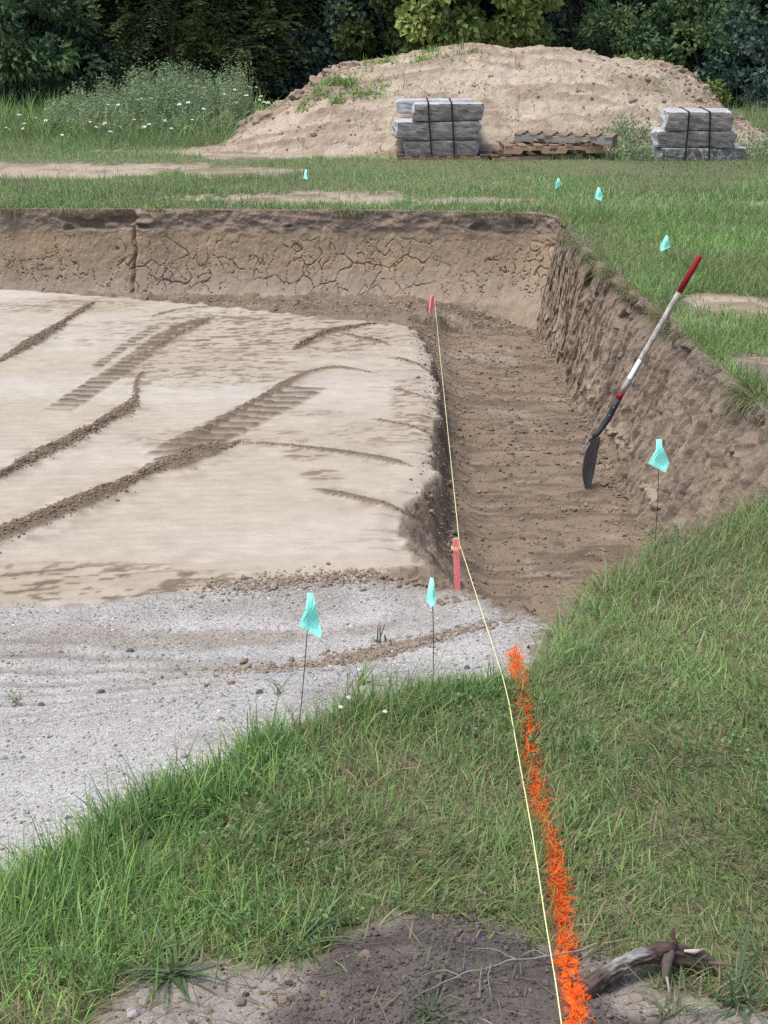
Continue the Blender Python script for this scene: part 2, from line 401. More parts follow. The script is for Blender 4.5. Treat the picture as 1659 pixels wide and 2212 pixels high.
    isin = sdf(X + nb * .3, Y + nb * .3, PIT_G) < 0
    Z = np.where(isin, zin, zo)
    # --- colour
    wh = sst(-.3, .5, fbm(X * .5, Y * 1.4, 101, 3) + .12 * (Y > 11) - .25 * sst(.0, .5, X))
    cp = mixc(np.broadcast_to(C_PAD, sh + (3,)), C_PADW, wh)
    warm = sst(-.1, .5, fbm(X * .9, Y * 2.2, 103, 3)) * .35
    cp = mixc(cp, (.37, .315, .235), warm)
    cp = mixc(cp, C_OCH, np.clip(och, 0, 1) * .8); cp = mixc(cp, C_DIRT, np.clip(dirt, 0, 1) * .92); cp = mixc(cp, (.105, .079, .055), tread * .68)
    ct = mixc(np.broadcast_to(C_TRENCH, sh + (3,)), (.30, .255, .205), sst(.15, .5, fbm(X * 2.2, Y * 3.5, 105, 3)) * .6)
    ct = mixc(ct, (.115, .086, .062), sst(.0, .4, streak) * .7); ct = mixc(ct, (.10, .076, .056), sst(.28, .5, fbm(X * 8, Y * 12, 106, 3)) * .7)
    ct = mixc(ct, (.175, .136, .10), slope * sst(-.4, .4, lump) * .5)
    gpatch = fbm(X * 1.6, Y * 2.4, 107, 4)
    cg = mixc(np.broadcast_to(C_GRAV, sh + (3,)), (.28, .25, .215), sst(.05, .5, gpatch) * .6)
    cg = mixc(cg, (.47, .46, .44), sst(.0, .45, fbm(X * 2.5, Y * 3, 108, 3)) * .5)
    cg = mixc(cg, (.20, .172, .145), lugm * .7)
    dq = P(800, 1372, -.2); dm = (1 - sst(.5, 1.1, np.hypot((X - dq[0]) / .5, (Y - dq[1]) / .12) + .5 * wob)); cg = mixc(cg, (.215, .165, .125), dm * .9)
    dq = P(420, 1330, -.35); dm2 = (1 - sst(.5, 1.1, np.hypot((X - dq[0]) / .9, (Y - dq[1]) / .12) + .5 * wob)); cg = mixc(cg, (.26, .21, .165), dm2 * .6)
    ci = ct * intr[..., None] + cp * inpad[..., None] + cg * np.clip(1 - intr - inpad, 0, 1)[..., None]
    co = mixc(np.broadcast_to(C_LAWN, sh + (3,)), (.16, .13, .085), sst(-.2, .5, fbm(X * 6, Y * 6, 111, 3)) * .6)
    co = mixc(co, mixc(np.broadcast_to(C_MOUND, sh + (3,)) * .95, (.24, .18, .13), sst(-.1, .4, fbm(X * 2.5, Y * 7, 98, 3))), np.clip(bare, 0, 1))
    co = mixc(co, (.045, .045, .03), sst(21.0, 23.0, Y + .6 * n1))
    co = mixc(co, C_PALE, soilm); co = mixc(co, C_SOIL, dark * (.85 + .15 * sst(-.3, .3, lump)))
    co = mixc(co, (.135, .115, .102), dark * sst(.15, .45, fbm(X * 5, Y * 7, 113, 3)) * .8)
    C = np.where(isin[..., None], ci, co)
    od, ou, _ = pdist(X, Y, ORANGE); C = mixc(C, (.84, .15, .016), (1 - sst(.008, .03, od + .012 * fbm(X * 30, Y * 30, 120, 3))) * sst(-.35, .15, fbm(X * 25, Y * 25, 121, 3) + .3) * (ou > .01) * .95)
    spk = np.where(isin, grav * (1 - .5 * lugm) * .9 + intr * .25 + inpad * np.clip(dirt, 0, 1) * .4, soilm * .45 + bare * .3)
    return Z, C, spk, dict(ip=ip, ipg=np.where(isin, -1.0, 1.0), dpad=dpad, dtoe=dtoe, grav=grav, inpad=inpad, intr=intr, soil=soilm, dark=dark, bare=bare, dirt=dirt)
BARE = [(-200, 480, 352, 388, 1.0), (300, 660, 362, 380, .75), (400, 930, 416, 448, .95), (820, 1220, 425, 445, .65), (1050, 1300, 436, 452, .55), (1240, 1500, 425, 455, .4), (1560, 1800, 432, 452, .6), (1130, 1160, 380, 392, .5),
        (1475, 1720, 636, 690, 1.0), (1585, 1760, 765, 850, 1.0), (1500, 1640, 690, 720, .5), (280, 900, 312, 345, 1.0), (500, 1500, 318, 343, .9), (600, 1700, 300, 335, .95), (150, 350, 292, 304, .5), (1570, 1660, 880, 960, .4)]

# ground grid: fine near the camera, coarser far away
ys = [2.2]
while ys[-1] < 24: ys.append(ys[-1] + (.0015 * ys[-1] + .0095 if ys[-1] < 13.5 else .09))
ys = np.array(ys)
xs = np.concatenate([np.arange(-7.5, -3.2, .05), np.arange(-3.2, -2.5, .03), np.arange(-2.5, 2.1, .018), np.arange(2.1, 2.3, .025), np.arange(2.3, 3.6, .03), np.arange(3.6, 7.5, .06)])
GX, GY = np.meshgrid(xs, ys, indexing='ij')
GZ, GC, GS, MK = terrain(GX, GY)
nx, ny = GX.shape
V = np.stack([GX, GY, GZ], -1).reshape(-1, 3); F = grid_faces(nx, ny)
C4 = GC.reshape(-1, 3); S4 = GS.reshape(-1)
fc = lambda a: a.reshape(-1)[F].mean(1)
ipf = fc(MK['ipg']); region = np.zeros(len(F), int)
lab = np.stack([fc(MK['grav']), fc(MK['inpad']), fc(MK['intr'])], 1).argmax(1) + 1
region = np.where(ipf < 0, lab, 0)
def ground_sample(x, y):
    x = np.asarray(x, float); y = np.asarray(y, float)
    i = np.clip(np.searchsorted(xs, x) - 1, 0, nx - 2); j = np.clip(np.searchsorted(ys, y) - 1, 0, ny - 2)
    fx = np.clip((x - xs[i]) / (xs[i + 1] - xs[i]), 0, 1); fy = np.clip((y - ys[j]) / (ys[j + 1] - ys[j]), 0, 1)
    def it(A): return (A[i, j] * (1 - fx) + A[i + 1, j] * fx) * (1 - fy) + (A[i, j + 1] * (1 - fx) + A[i + 1, j + 1] * fx) * fy
    return it
def gz(x, y): return ground_sample(x, y)(GZ)
def sub(faces):
    u, inv = np.unique(faces, return_inverse=True); return u, inv.reshape(faces.shape)
for k, nm in enumerate(['ground', 'gravel_drive', 'building_pad', 'footing_trench']):
    u, f = sub(F[region == k]); v = V[u]; c = C4[u]; s = S4[u]
    if k == 0:      # carry the sheet on to the horizon
        x0, x1, y0, y1 = xs[0], xs[-1], ys[0], ys[-1]; B = 400.0
        o = len(v)
        ev = np.array([(-B, -B, 0), (B, -B, 0), (B, y0, 0), (-B, y0, 0), (-B, y1, 0), (B, y1, 0), (B, B, 0), (-B, B, 0), (x1, y0, 0), (x1, y1, 0), (x0, y0, 0), (x0, y1, 0)], float)
        ef = np.array([(0, 1, 2, 3), (4, 5, 6, 7), (8, 2, 5, 9), (3, 10, 11, 4)]) + o
        v = np.concatenate([v, ev]); f = np.concatenate([f, ef]); c = np.concatenate([c, np.tile((.06, .065, .035), (len(ev), 1))]); s = np.concatenate([s, np.zeros(len(ev))])
    ob = link(nm, fast_mesh(nm, v, f, c, k != 3, {'spk': s}), PADM if k == 2 else SOIL); tag(ob, kind='structure')

# ------------------------------------------------------------------ cut walls of the dig
def wall(name, top, toe, ztoe, nu_step, nv, style, seed):
    tp, s = resample(top, nu_step); n = len(tp)
    te, _ = resample(toe, .01); q = np.linspace(0, len(te) - 1, n); te = np.stack([np.interp(q, np.arange(len(te)), te[:, k]) for k in range(2)], 1)
    v = np.linspace(0, 1, nv)
    S, W = np.meshgrid(s, v, indexing='ij')
    if style == 'far': off = .10 * W + .25 * W ** 2 + .65 * W ** 6
    else: off = .86 * W + .14 * W ** 6
    zz = np.where(W < 0, 0, 0.02 - (0.02 - ztoe) * W)
    x = tp[:, None, 0] * (1 - off) + te[:, None, 0] * off; y = tp[:, None, 1] * (1 - off) + te[:, None, 1] * off
    jag = (.05 if style != 'far' else .02) * fbm(s * 5, s * 0, seed + 60, 4)
    nrm = te - tp; nrm /= np.linalg.norm(nrm, axis=1)[:, None]
    x = x - nrm[:, None, 0] * jag[:, None] * (1 - W); y = y - nrm[:, None, 1] * jag[:, None] * (1 - W)
    H = W * (0.02 - ztoe)                                   # metres below the lip
    if style == 'far':
        wx = S * 7.0 + .75 * fbm(S * 5, H * 5, seed, 2); wy = H * 4.4 + .6 * fbm(S * 6, H * 6, seed + 3, 2)
        f1, f2 = vor(wx, wy, seed); e = f2 - f1
        f1b, f2b = vor(S * 3.4 + 1.2 * fbm(S * 6, H * 6, seed + 9, 4), H * 1.9 + 5 + .5 * fbm(S * 5, H * 5, seed + 10, 3), seed + 8); e2 = f2b - f1b
        zone = sst(.18, .34, H) * (1 - sst(.74, .86, H))
        strong = sst(-.25, .35, fbm(S * 1.3, H * 2, seed + 4, 2))
        crack = np.maximum((1 - sst(.010, .044, e)) * sst(.15, .8, strong) * .9, .95 * (1 - sst(.004, .019, e2)) * sst(-.45, .1, fbm(S * 2.2, H * 3, seed + 17, 2))) * zone
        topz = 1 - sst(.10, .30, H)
        crumb = fbm(S * 9, H * 14, seed + 11, 4)
        cav = sst(.28, .6, fbm(S * 2.6, H * 7, seed + 14, 3) + .25 * crumb) * np.exp(-((H - .17 - .05 * fbm(S * 1.4, H * 0, seed + 2, 2)) / .07) ** 2)
        low = sst(.78, .9, W)
        d = .012 * fbm(S * 2.2, H * 2.2, seed + 20, 3) - .026 * crack - .11 * cav + topz * .034 * crumb + .006 * fbm(S * 30, H * 22, seed + 21, 3) + low * .03 * fbm(S * 8, H * 8, seed + 22, 3)
        seam = np.exp(-((S - WSEAM + .03 * fbm(H * 8, S * 0, 5, 2)) / .022) ** 2)
        d = d - .06 * seam * sst(.1, .3, H) + .05 * sst(WSEAM - .02, WSEAM + .02, S) * sst(WSEAM + .7, WSEAM + .1, S)
        ledge = np.exp(-((H - .80 - .03 * fbm(S * 2, S * 0, 6, 2)) / .03) ** 2) * .03 * (.5 + fbm(S * 6, H * 6, 7, 2)); d = d + ledge
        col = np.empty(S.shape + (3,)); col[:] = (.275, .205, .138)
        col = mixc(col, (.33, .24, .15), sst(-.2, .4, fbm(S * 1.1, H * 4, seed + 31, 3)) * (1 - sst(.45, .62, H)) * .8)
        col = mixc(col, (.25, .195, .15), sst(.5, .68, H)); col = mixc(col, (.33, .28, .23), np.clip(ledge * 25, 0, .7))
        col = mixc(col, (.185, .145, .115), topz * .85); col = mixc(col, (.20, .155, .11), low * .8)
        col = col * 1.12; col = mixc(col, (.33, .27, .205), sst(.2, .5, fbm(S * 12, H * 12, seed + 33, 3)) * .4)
    else:
        gro = fbm(S * 20, H * 1.7 + .4 * vn(S * 2, H * 2, 4), seed, 4); gro2 = 1 - np.abs(fbm(S * 30, H * 6, seed + 2, 3)) * 2
        big = fbm(S * 2.2, H * 2.6, seed + 5, 3); crumb = fbm(S * 11, H * 11, seed + 6, 4)
        topz = 1 - sst(.06, .26, H); low = sst(.78, .98, W)
        cav = sst(.35, .62, fbm(S * 3.4, H * 5, seed + 8, 3)) * sst(.02, .08, H) * (1 - sst(.22, .42, H))
        und = np.exp(-((H - .10) / .045) ** 2) * sst(-.1, .3, fbm(S * 2.7, S * 0 + 4, seed + 70, 3)); fine_ = fbm(S * 34, H * 26, seed + 71, 3)
        scoop = np.abs(np.sin((S + .04 * vn(S * 3, H * 2, 9) + .05 * H) * math.pi / .17)) ** .6
        d = .032 * big + .05 * (scoop - .6) * (1 - topz) * (1 - low) + .055 * gro + .022 * gro2 + .030 * crumb * (.35 + topz) + .014 * fine_ - .07 * und + .014 * fbm(S * 44, H * 12, seed + 7, 2) - .15 * cav + low * .02 * crumb
        rk = sst(.25, .4, fbm(S * 7, H * 15, seed + 12, 2)) * np.exp(-((W - .83) / .06) ** 2); d = d + .035 * rk
        col = np.empty(S.shape + (3,)); col[:] = (.235, .18, .132)
        col = mixc(col, (.30, .235, .17), sst(-.1, .5, fbm(S * 7, H * 1.6, seed + 31, 3)) * .7)
        col = mixc(col, (.19, .155, .125), sst(-.1, .5, fbm(S * 4, H * 2.5, seed + 32, 3)) * .6)
        col = mixc(col, (.19, .152, .125), topz * .7); col = mixc(col, (.35, .30, .235), rk * .7); col = mixc(col, (.20, .155, .112), low * .5)
    lip = sst(0, .04, W)
    x = x + nrm[:, None, 0] * d * lip; y = y + nrm[:, None, 1] * d * lip
    zz = zz + lip * .006 * fbm(S * 14, H * 14, seed + 50, 2)
    Vw = np.stack([x, y, zz], -1)
    cap = Vw[:, :1].copy(); cap[:, 0, :2] -= nrm * .30; cap[..., 2] -= .02
    Vw = np.concatenate([cap, Vw], 1); col = np.concatenate([col[:, :1], col], 1)
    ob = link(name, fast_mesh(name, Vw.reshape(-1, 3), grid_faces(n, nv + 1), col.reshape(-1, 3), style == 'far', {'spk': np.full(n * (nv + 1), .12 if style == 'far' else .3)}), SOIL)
    return tag(ob, kind='structure')
ft = np.concatenate([np.array([(-5.2, 13.46)]), FAR_TOP[2:], np.array([(1.46, 13.08), (1.60, 12.88)])])
ft = np.concatenate([ft[:-3], smooth_line(ft[-3:], 2)])
WSEAM = float(np.hypot(*(np.diff(np.array([(-5.2, 13.46), FAR_TOP[2]]), axis=0).T)).sum() + (P(290, 460)[0] + 3.59))
far_toe = np.array([(-5.2, 13.13), (-3.5, 13.08), (-2.0, 12.98), (-.5, 12.86), (.4, 12.78), (.95, 12.74), (1.2, 12.62), (1.36, 12.45)])
wall('pit_wall_far', ft, far_toe, -.9, .0068, 128, 'far', 200)
rt = np.concatenate([np.array([(1.58, 12.95)]), smooth_line(RIGHT_TOP[1:], 2), np.array([(2.14, 5.85)])])
r_toe = np.concatenate([np.array([(1.36, 12.5)]), PL([(1190, 760), (1258, 900), (1330, 1020), (1410, 1160)], -.9)[:, :2], np.array([(1.56, 7.0), (1.58, 6.0)])])
wall('pit_wall_right', rt, r_toe, -.905, .0125, 90, 'right', 300)
nd = np.concatenate([np.array([(2.15, 5.95)]), DIAG, np.array([(.50, 4.42)])]); nt = np.array([(1.60, 6.2), (1.25, 5.9), (.95, 5.5), (.62, 5.3), (.45, 5.1)])
wall('pit_wall_near', nd, nt, -.9, .02, 50, 'right', 400)

# ------------------------------------------------------------------ dirt mound
SIL = [(300, 345), (380, 333), (430, 322), (500, 290), (545, 262), (600, 228), (650, 200), (690, 168), (720, 150), (760, 142), (800, 140), (850, 128), (950, 108), (1015, 97), (1060, 102), (1110, 108), (1180, 106), (1240, 112), (1290, 122), (1330, 130), (1400, 134), (1450, 148), (1490, 160), (1525, 190), (1548, 232), (1590, 262), (1640, 292), (1700, 318), (1800, 345)]
RY = 19.4
sil = np.array([PY(a, b, RY)[[0, 2]] for a, b in SIL]); sil[0, 1] = -.05; sil[-1, 1] = -.05
def mound_z(X, Y):
    h = np.interp(X, sil[:, 0], sil[:, 1])
    base = 17.05 + .10 * np.abs(X - 1.2) + .10 * fbm(X * 1.3, X * 0 + 2, 400, 2)
    t = np.clip((Y - base) / (RY - base), 0, 1); front = 1 - (1 - t) ** 1.5
    back = 1 - sst(RY + .2, RY + 3.2, Y)
    ripple = fbm(X * 1.6 + .5 * vn(X, Y * 2, 6), Y * 9, 410, 4); fine = fbm(X * 13, Y * 22, 420, 4); gul = np.abs(fbm(X * 2.1 + .6 * vn(X * 2, Y * 2, 4), Y * 1.2, 425, 3))
    rim = sst(2.6, 4.2, X) * (1 - sst(5.6, 6.0, X)) * sst(.3, .7, t); riml = sst(-2.9, -2.4, X) * (1 - sst(-.7, -.2, X)) * sst(.45, .8, t)
    z = h * front * back + sst(.0, .1, t) * (.045 * ripple + .034 * fine - .025 * sst(.12, .0, gul) + .016 * np.sin(Y * 34 + 2.2 * vn(X * 1.5, Y * 2, 8)))
    z = z + (rim + .7 * riml) * (.07 * fbm(X * 3.2, Y * 3.2, 430, 4) + .035 * np.abs(fbm(X * 8, Y * 8, 431, 3))) * back
    return z - .06 * (1 - sst(0, .06, t)) - .06 * sst(RY + 3.0, RY + 3.4, Y), t, ripple, rim + riml, fine
mx = np.arange(sil[0, 0] - .3, sil[-1, 0] + .3, .032); my = np.concatenate([np.arange(16.8, RY + .5, .03), np.arange(RY + .5, RY + 3.6, .09)])
MX, MY = np.meshgrid(mx, my, indexing='ij'); MZ, mt, mrip, mrim, mfine = mound_z(MX, MY)
mc = np.empty(MX.shape + (3,)); mc[:] = C_MOUND
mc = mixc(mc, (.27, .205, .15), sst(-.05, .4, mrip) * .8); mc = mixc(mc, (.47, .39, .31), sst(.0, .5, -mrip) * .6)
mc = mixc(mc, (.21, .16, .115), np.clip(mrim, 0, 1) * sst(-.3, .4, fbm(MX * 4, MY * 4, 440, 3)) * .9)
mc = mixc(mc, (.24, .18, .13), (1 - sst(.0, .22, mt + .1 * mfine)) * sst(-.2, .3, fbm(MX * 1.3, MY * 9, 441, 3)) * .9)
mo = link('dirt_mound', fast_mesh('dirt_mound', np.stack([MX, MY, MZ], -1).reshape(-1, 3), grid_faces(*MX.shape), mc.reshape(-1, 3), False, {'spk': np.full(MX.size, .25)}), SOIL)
tag(mo, kind='structure')
def mz(x, y): return float(mound_z(np.array([float(x)]), np.array([float(y)]))[0][0])

# ------------------------------------------------------------------ grass
def blades(px, py, pz, L, W, az, lean, curl, col, segs=2, tw=None):
    n = len(px); ts = np.linspace(0, 1, segs + 1); m = 2 * segs + 1
    V = np.zeros((n, m, 3)); hx = np.zeros(n); hz = np.zeros(n); a = lean.copy()
    tw = rng.uniform(-1.0, 1.0, n) if tw is None else tw
    wx = np.cos(az + math.pi / 2 + tw); wy = np.sin(az + math.pi / 2 + tw)
    for k, t in enumerate(ts):
        if k: 
            hx = hx + L / segs * np.sin(a); hz = hz + L / segs * np.cos(a)
        a = a + curl / segs
        cx = px + hx * np.cos(az); cy = py + hx * np.sin(az); cz = pz + hz
        if k < segs:
            w = W * (1 - .45 * t * t) * .5
            V[:, 2 * k] = np.stack([cx - wx * w, cy - wy * w, cz], 1); V[:, 2 * k + 1] = np.stack([cx + wx * w, cy + wy * w, cz], 1)
        else: V[:, 2 * k] = np.stack([cx, cy, cz], 1)
    f = []
    for k in range(segs - 1): f += [(2 * k, 2 * k + 1, 2 * k + 3), (2 * k, 2 * k + 3, 2 * k + 2)]
    f.append((2 * segs - 2, 2 * segs - 1, 2 * segs))
    F = (np.array(f)[None] + (np.arange(n) * m)[:, None, None]).reshape(-1, 3)
    return V.reshape(-1, 3), F, np.repeat(col, m, 0)
def merge(parts):
    Vs, Fs, Cs = [], [], []; o = 0
    for v, f, c in parts: Vs.append(v); Fs.append(f + o); Cs.append(c); o += len(v)
    return np.concatenate(Vs), np.concatenate(Fs), np.concatenate(Cs)
def leaves(pos, ax, size, asp, col):
    n = len(pos); ax = ax / (np.linalg.norm(ax, axis=1)[:, None] + 1e-9); r = rng.normal(0, 1, (n, 3)); r[:, 2] *= .5
    b = np.cross(ax, r); b /= (np.linalg.norm(b, axis=1)[:, None] + 1e-9); nn = np.cross(ax, b)
    s = size[:, None]; mid = pos + ax * s * .45 + nn * s * .08
    V = np.stack([pos, mid + b * s * asp * .5, pos + ax * s, mid - b * s * asp * .5], 1).reshape(-1, 3)
    F = (np.array([(0, 1, 2), (0, 2, 3)])[None] + (np.arange(n) * 4)[:, None, None]).reshape(-1, 3)
    return V, F, np.repeat(col, 4, 0)
def rdir(n):
    v = rng.normal(0, 1, (n, 3)); return v / np.linalg.norm(v, axis=1)[:, None]
GREENS = np.array([(.165, .245, .078), (.205, .285, .095), (.125, .195, .070), (.235, .30, .11), (.170, .235, .115), (.26, .30, .13)])
DRYS = np.array([(.34, .28, .17), (.27, .22, .125), (.40, .34, .22), (.22, .18, .10)])
def grass_col(x, y, dry, tint=(1, 1, 1)):
    n = len(x); g = GREENS[rng.integers(0, len(GREENS), n)] * np.array((1.13, 1.33, 1.12)) * rng.uniform(.55, 1.5, (n, 1)) * np.array(tint)
    d = DRYS[rng.integers(0, len(DRYS), n)] * rng.uniform(.7, 1.15, (n, 1))
    patch = fbm(x * 1.7, y * 1.7, 500, 3); p2 = fbm(x * .7 + 5, y * 1.1, 505, 4)
    g = g * (1 + .45 * p2)[:, None]; g = mixc(g, (.24, .27, .09), sst(.05, .5, fbm(x * 1.1, y * 1.4, 506, 3)) * .35)
    isd = rng.random(n) < np.clip(dry * (1 + 1.5 * patch), 0, 1)
    return np.where(isd[:, None], d, g), isd
def lawn_points(n, x0, x1, y0, y1, margin=.5, slope=.292):
    x = rng.uniform(x0, x1, n); y = rng.uniform(y0, y1, n)
    k = np.abs(x) < slope * y + margin; x = x[k]; y = y[k]; it = ground_sample(x, y)
    ip = it(MK['ip']); soil = it(MK['soil']); bare = it(MK['bare'])
    r = rng.random(len(x)); edge = sst(.0, .035, ip)
    k = (r < edge * (1 - .985 * sst(.15, .75, soil)) * (1 - .96 * sst(.25, .7, bare))) & (ip > 0)
    zz = it(GZ); zz = np.where(zz < -.06, .015, zz)
    return x[k], y[k], zz[k]
dens = lambda x, y, s: .66 + .34 * sst(-.45, .35, fbm(x * s, y * s, 510, 3))
parts_n, parts_p = [], []
# foreground lawn
x, y, z = lawn_points(370000, -2.0, 3.0, 2.2, 6.6, .75)
k = rng.random(len(x)) < dens(x, y, 4); x, y, z = x[k], y[k], z[k]; n = len(x)
od, ou, os_ = pdist(x, y, ORANGE); hw = .019 + .006 * vn(ou * 9, ou * 0, 5) + .010 * sst(1.0, 2.2, ou) + .008 * sst(.3, .0, ou)
right = sst(-.1, .3, np.where(os_ < 0, -1, 1) * -1 * od * 1.0)            # paler, drier to the right of the line
left_lush = sst(.0, .9, -(x - .25)) 
L = rng.gamma(7, .0125, n) * (1.0 + .45 * sst(.3, .0, np.abs(ground_sample(x, y)(MK['ip']))) ) * (.85 + .3 * left_lush) * np.clip(.85 + .55 * fbm(x * 3, y * 3, 520, 3), .5, 1.5)
W = rng.uniform(.0022, .0050, n); az = rng.uniform(0, 2 * math.pi, n) * .55 + 3.5 * fbm(x * 2.2, y * 2.2, 530, 2)
lean = np.abs(rng.normal(.5, .42, n)); curl = rng.normal(.7, .7, n)
dry = .13 + .17 * (1 - left_lush) + .25 * sst(.5, 0, y - 2.4)
col, isd = grass_col(x, y, dry, (.98, 1.0, .92))
col = np.where((isd)[:, None], col, mixc(col, (.23, .285, .13), .4 * (1 - left_lush)))
L = np.where(isd, L * .85, L); lean = np.where(isd, lean + .35, lean)
pm = (rng.random(n) < (1 - sst(.7, 1.55, od / hw)) * (.78 + .2 * sst(-.35, .1, fbm(ou * 14, od * 40, 122, 3)))) & (ou > .005)
col = np.where(pm[:, None], mixc(col, np.array((.88, .155, .016)), rng.uniform(.55, 1.0, n)) * rng.uniform(.65, 1.1, (n, 1)), col)
L = np.where(pm, L * .5, L)
near = dict(x=x, y=y, z=z, L=L, W=W, az=az, lean=lean, curl=curl, col=col)
def emit(d, m, segs): return blades(d['x'][m], d['y'][m], d['z'][m] - .004, d['L'][m], d['W'][m], d['az'][m], d['lean'][m], d['curl'][m], d['col'][m], segs)
parts_n.append(emit(near, ~pm, 3)); parts_p.append(emit(near, pm, 3))
# extra matted blades and crumbs under the orange spray
ln, lu = resample(ORANGE, .004); ORL = ln; q = rng.integers(4, len(ln), 1600); hw2 = (.0175 + .006 * vn(lu[q] * 9, lu[q] * 0, 5) + .010 * sst(1.0, 2.2, lu[q]))
x = ln[q, 0] + rng.normal(0, .5, len(q)) * hw2; y = ln[q, 1] + rng.normal(0, .01, len(q)); k = (y > 2.2) & (rng.random(len(q)) < np.where(sdf(x, y, SOILPATCH) < 0, .45, 1)); x, y = x[k], y[k]; n = len(x)
parts_p.append(blades(x, y, gz(x, y) + rng.uniform(.0, .035, n), rng.uniform(.015, .05, n), rng.uniform(.002, .0045, n), rng.uniform(0, 6.28, n), rng.uniform(.7, 1.6, n), rng.normal(.3, .6, n), np.array((.88, .155, .016)) * rng.uniform(.8, 1.1, (n, 1)), 2))
# strands and tufts at the lip of the gravel, longer and leaning out
e, _ = resample(G0[2:9], .01); q = rng.integers(0, len(e), 9000); off = np.abs(rng.normal(0, .06, len(q)))
nrm = np.array((.55, -.83)); x = e[q, 0] + nrm[0] * off + rng.normal(0, .02, len(q)); y = e[q, 1] + nrm[1] * off; n = len(x)
k = (fbm(x * 6, y * 6, 540, 2) + rng.normal(0, .25, n) > -.1); x, y = x[k], y[k]; n = len(x)
c, isd = grass_col(x, y, .15, (.85, .95, .85))
parts_n.append(blades(x, y, gz(x, y) - .01, rng.gamma(8, .0125, n) * (.62 + .38 * sst(.2, -.5, x)), rng.uniform(.002, .0045, n), rng.normal(2.2, 1.2, n), np.abs(rng.normal(.35, .25, n)), rng.normal(.6, .4, n), c, 3))
# dry straw lying on the soil
x = rng.uniform(-.85, .95, 2600); y = rng.uniform(2.3, 3.3, 2600); it = ground_sample(x, y); k = (it(MK['soil']) > .3) & (rng.random(2600) < np.where(it(MK['dark']) > .5, .25, .95)); x, y = x[k], y[k]; n = len(x)
parts_n.append(blades(x, y, gz(x, y) + .003, rng.uniform(.03, .10, n), rng.uniform(.0015, .003, n), rng.uniform(0, 6.28, n), rng.uniform(1.3, 1.62, n), rng.normal(0, .35, n), DRYS[rng.integers(0, 4, n)] * rng.uniform(.6, 1.0, (n, 1)), 3))
n = 26000; x = rng.uniform(-1.7, 2.3, n); y = rng.uniform(2.3, 6.3, n); it = ground_sample(x, y); k = (it(MK['ip']) > .03) & (it(MK['soil']) < .25) & (fbm(x * 2.6, y * 2.6, 545, 3) > .16) & (np.abs(x) < .3 * y + .3); x, y = x[k], y[k]; n = len(x)
cz = gz(x, y) + rng.uniform(.02, .065, n)
for a in (0, 2.1, 4.2):
    ph = rng.uniform(-.3, .3, n) + a; parts_n.append(leaves(np.stack([x, y, cz], 1), np.stack([np.cos(ph), np.sin(ph), rng.uniform(-.1, .45, n)], 1), rng.uniform(.008, .015, n), .85, np.array((.15, .25, .09)) * rng.uniform(.7, 1.35, (n, 1))))
x, y, z = lawn_points(26000, -1.7, 2.4, 2.3, 6.4); n = len(x)
parts_n.append(blades(x, y, z + rng.uniform(.002, .03, n), rng.uniform(.03, .09, n), rng.uniform(.0018, .0035, n), rng.uniform(0, 6.28, n), rng.uniform(1.1, 1.65, n), rng.normal(.1, .4, n), DRYS[rng.integers(0, 4, n)] * rng.uniform(.55, 1.1, (n, 1)), 2))
v, f, c = merge(parts_n); ob = link('lawn_grass', fast_mesh('lawn_grass', v, f, c, True), GRASS); tag(ob, 'green lawn grass with dry blades in the foreground beside the gravel', 'grass', kind='stuff')
v, f, c = merge(parts_p); ob = link('painted_grass', fast_mesh('painted_grass', v, f, c, True), GRASS); tag(ob, 'bright orange spray painted line of matted grass', 'paint line', kind='stuff')
# lawn along the right of the dig
x, y, z = lawn_points(230000, 1.45, 5.2, 5.4, 13.4, .7); k = rng.random(len(x)) < dens(x, y, 2.5) * (1 - .35 * sst(8, 11, y)); x, y, z = x[k], y[k], z[k]; n = len(x)
it = ground_sample(x, y); lip = sst(.28, .02, it(MK['ip'])) * fbm(x * 4, y * 4, 551, 2)
c, isd = grass_col(x, y, .16 + .35 * np.clip(lip, 0, 1), (1.0, 1.04, .98)); c = mixc(c, (.175, .245, .11), .25)
pr = [blades(x, y, z - .004, rng.gamma(7, .0125, n) * np.clip(.85 + .7 * fbm(x * 2, y * 2, 552, 3) + .5 * np.clip(lip, 0, 1), .5, 2.0), rng.uniform(.0035, .0065, n), rng.uniform(0, 6.28, n), np.abs(rng.normal(.4, .3, n)), rng.normal(.6, .5, n), c, 2)]
# dead grass hanging over the cut
for (ln, cnt, Lm) in ((rt[2:-3], 9000, .10), (ft, 6500, .06), (DIAG, 2500, .10)):
    e, eu = resample(ln, .01); q = rng.integers(0, len(e), cnt); tg = np.gradient(e, axis=0); tg /= np.linalg.norm(tg, axis=1)[:, None]
    inn = np.stack([tg[q, 1], -tg[q, 0]], 1)
    cl = fbm(eu[q] * 3.5, q * 0 + 3.0, 560, 3); k = rng.random(cnt) < np.clip(.30 + 1.3 * cl, .05, 1); q, inn, cl = q[k], inn[k], cl[k]; n = len(q)
    o = rng.uniform(-.05, .03, n); x = e[q, 0] + inn[:, 0] * o + rng.normal(0, .01, n); y = e[q, 1] + inn[:, 1] * o
    a = np.arctan2(inn[:, 1], inn[:, 0]) + rng.normal(0, .7, n)
    c = DRYS[rng.integers(0, 4, n)] * rng.uniform(.6, 1.1, (n, 1)); g = rng.random(n) < .36; c[g] = GREENS[rng.integers(0, 6, g.sum())]
    pr.append(blades(x, y, np.full(n, .012), rng.gamma(6, Lm / 6, n) * (1 + .5 * cl), rng.uniform(.003, .005, n), a, rng.uniform(.5, 1.6, n), rng.normal(1.2, .6, n), c, 3))
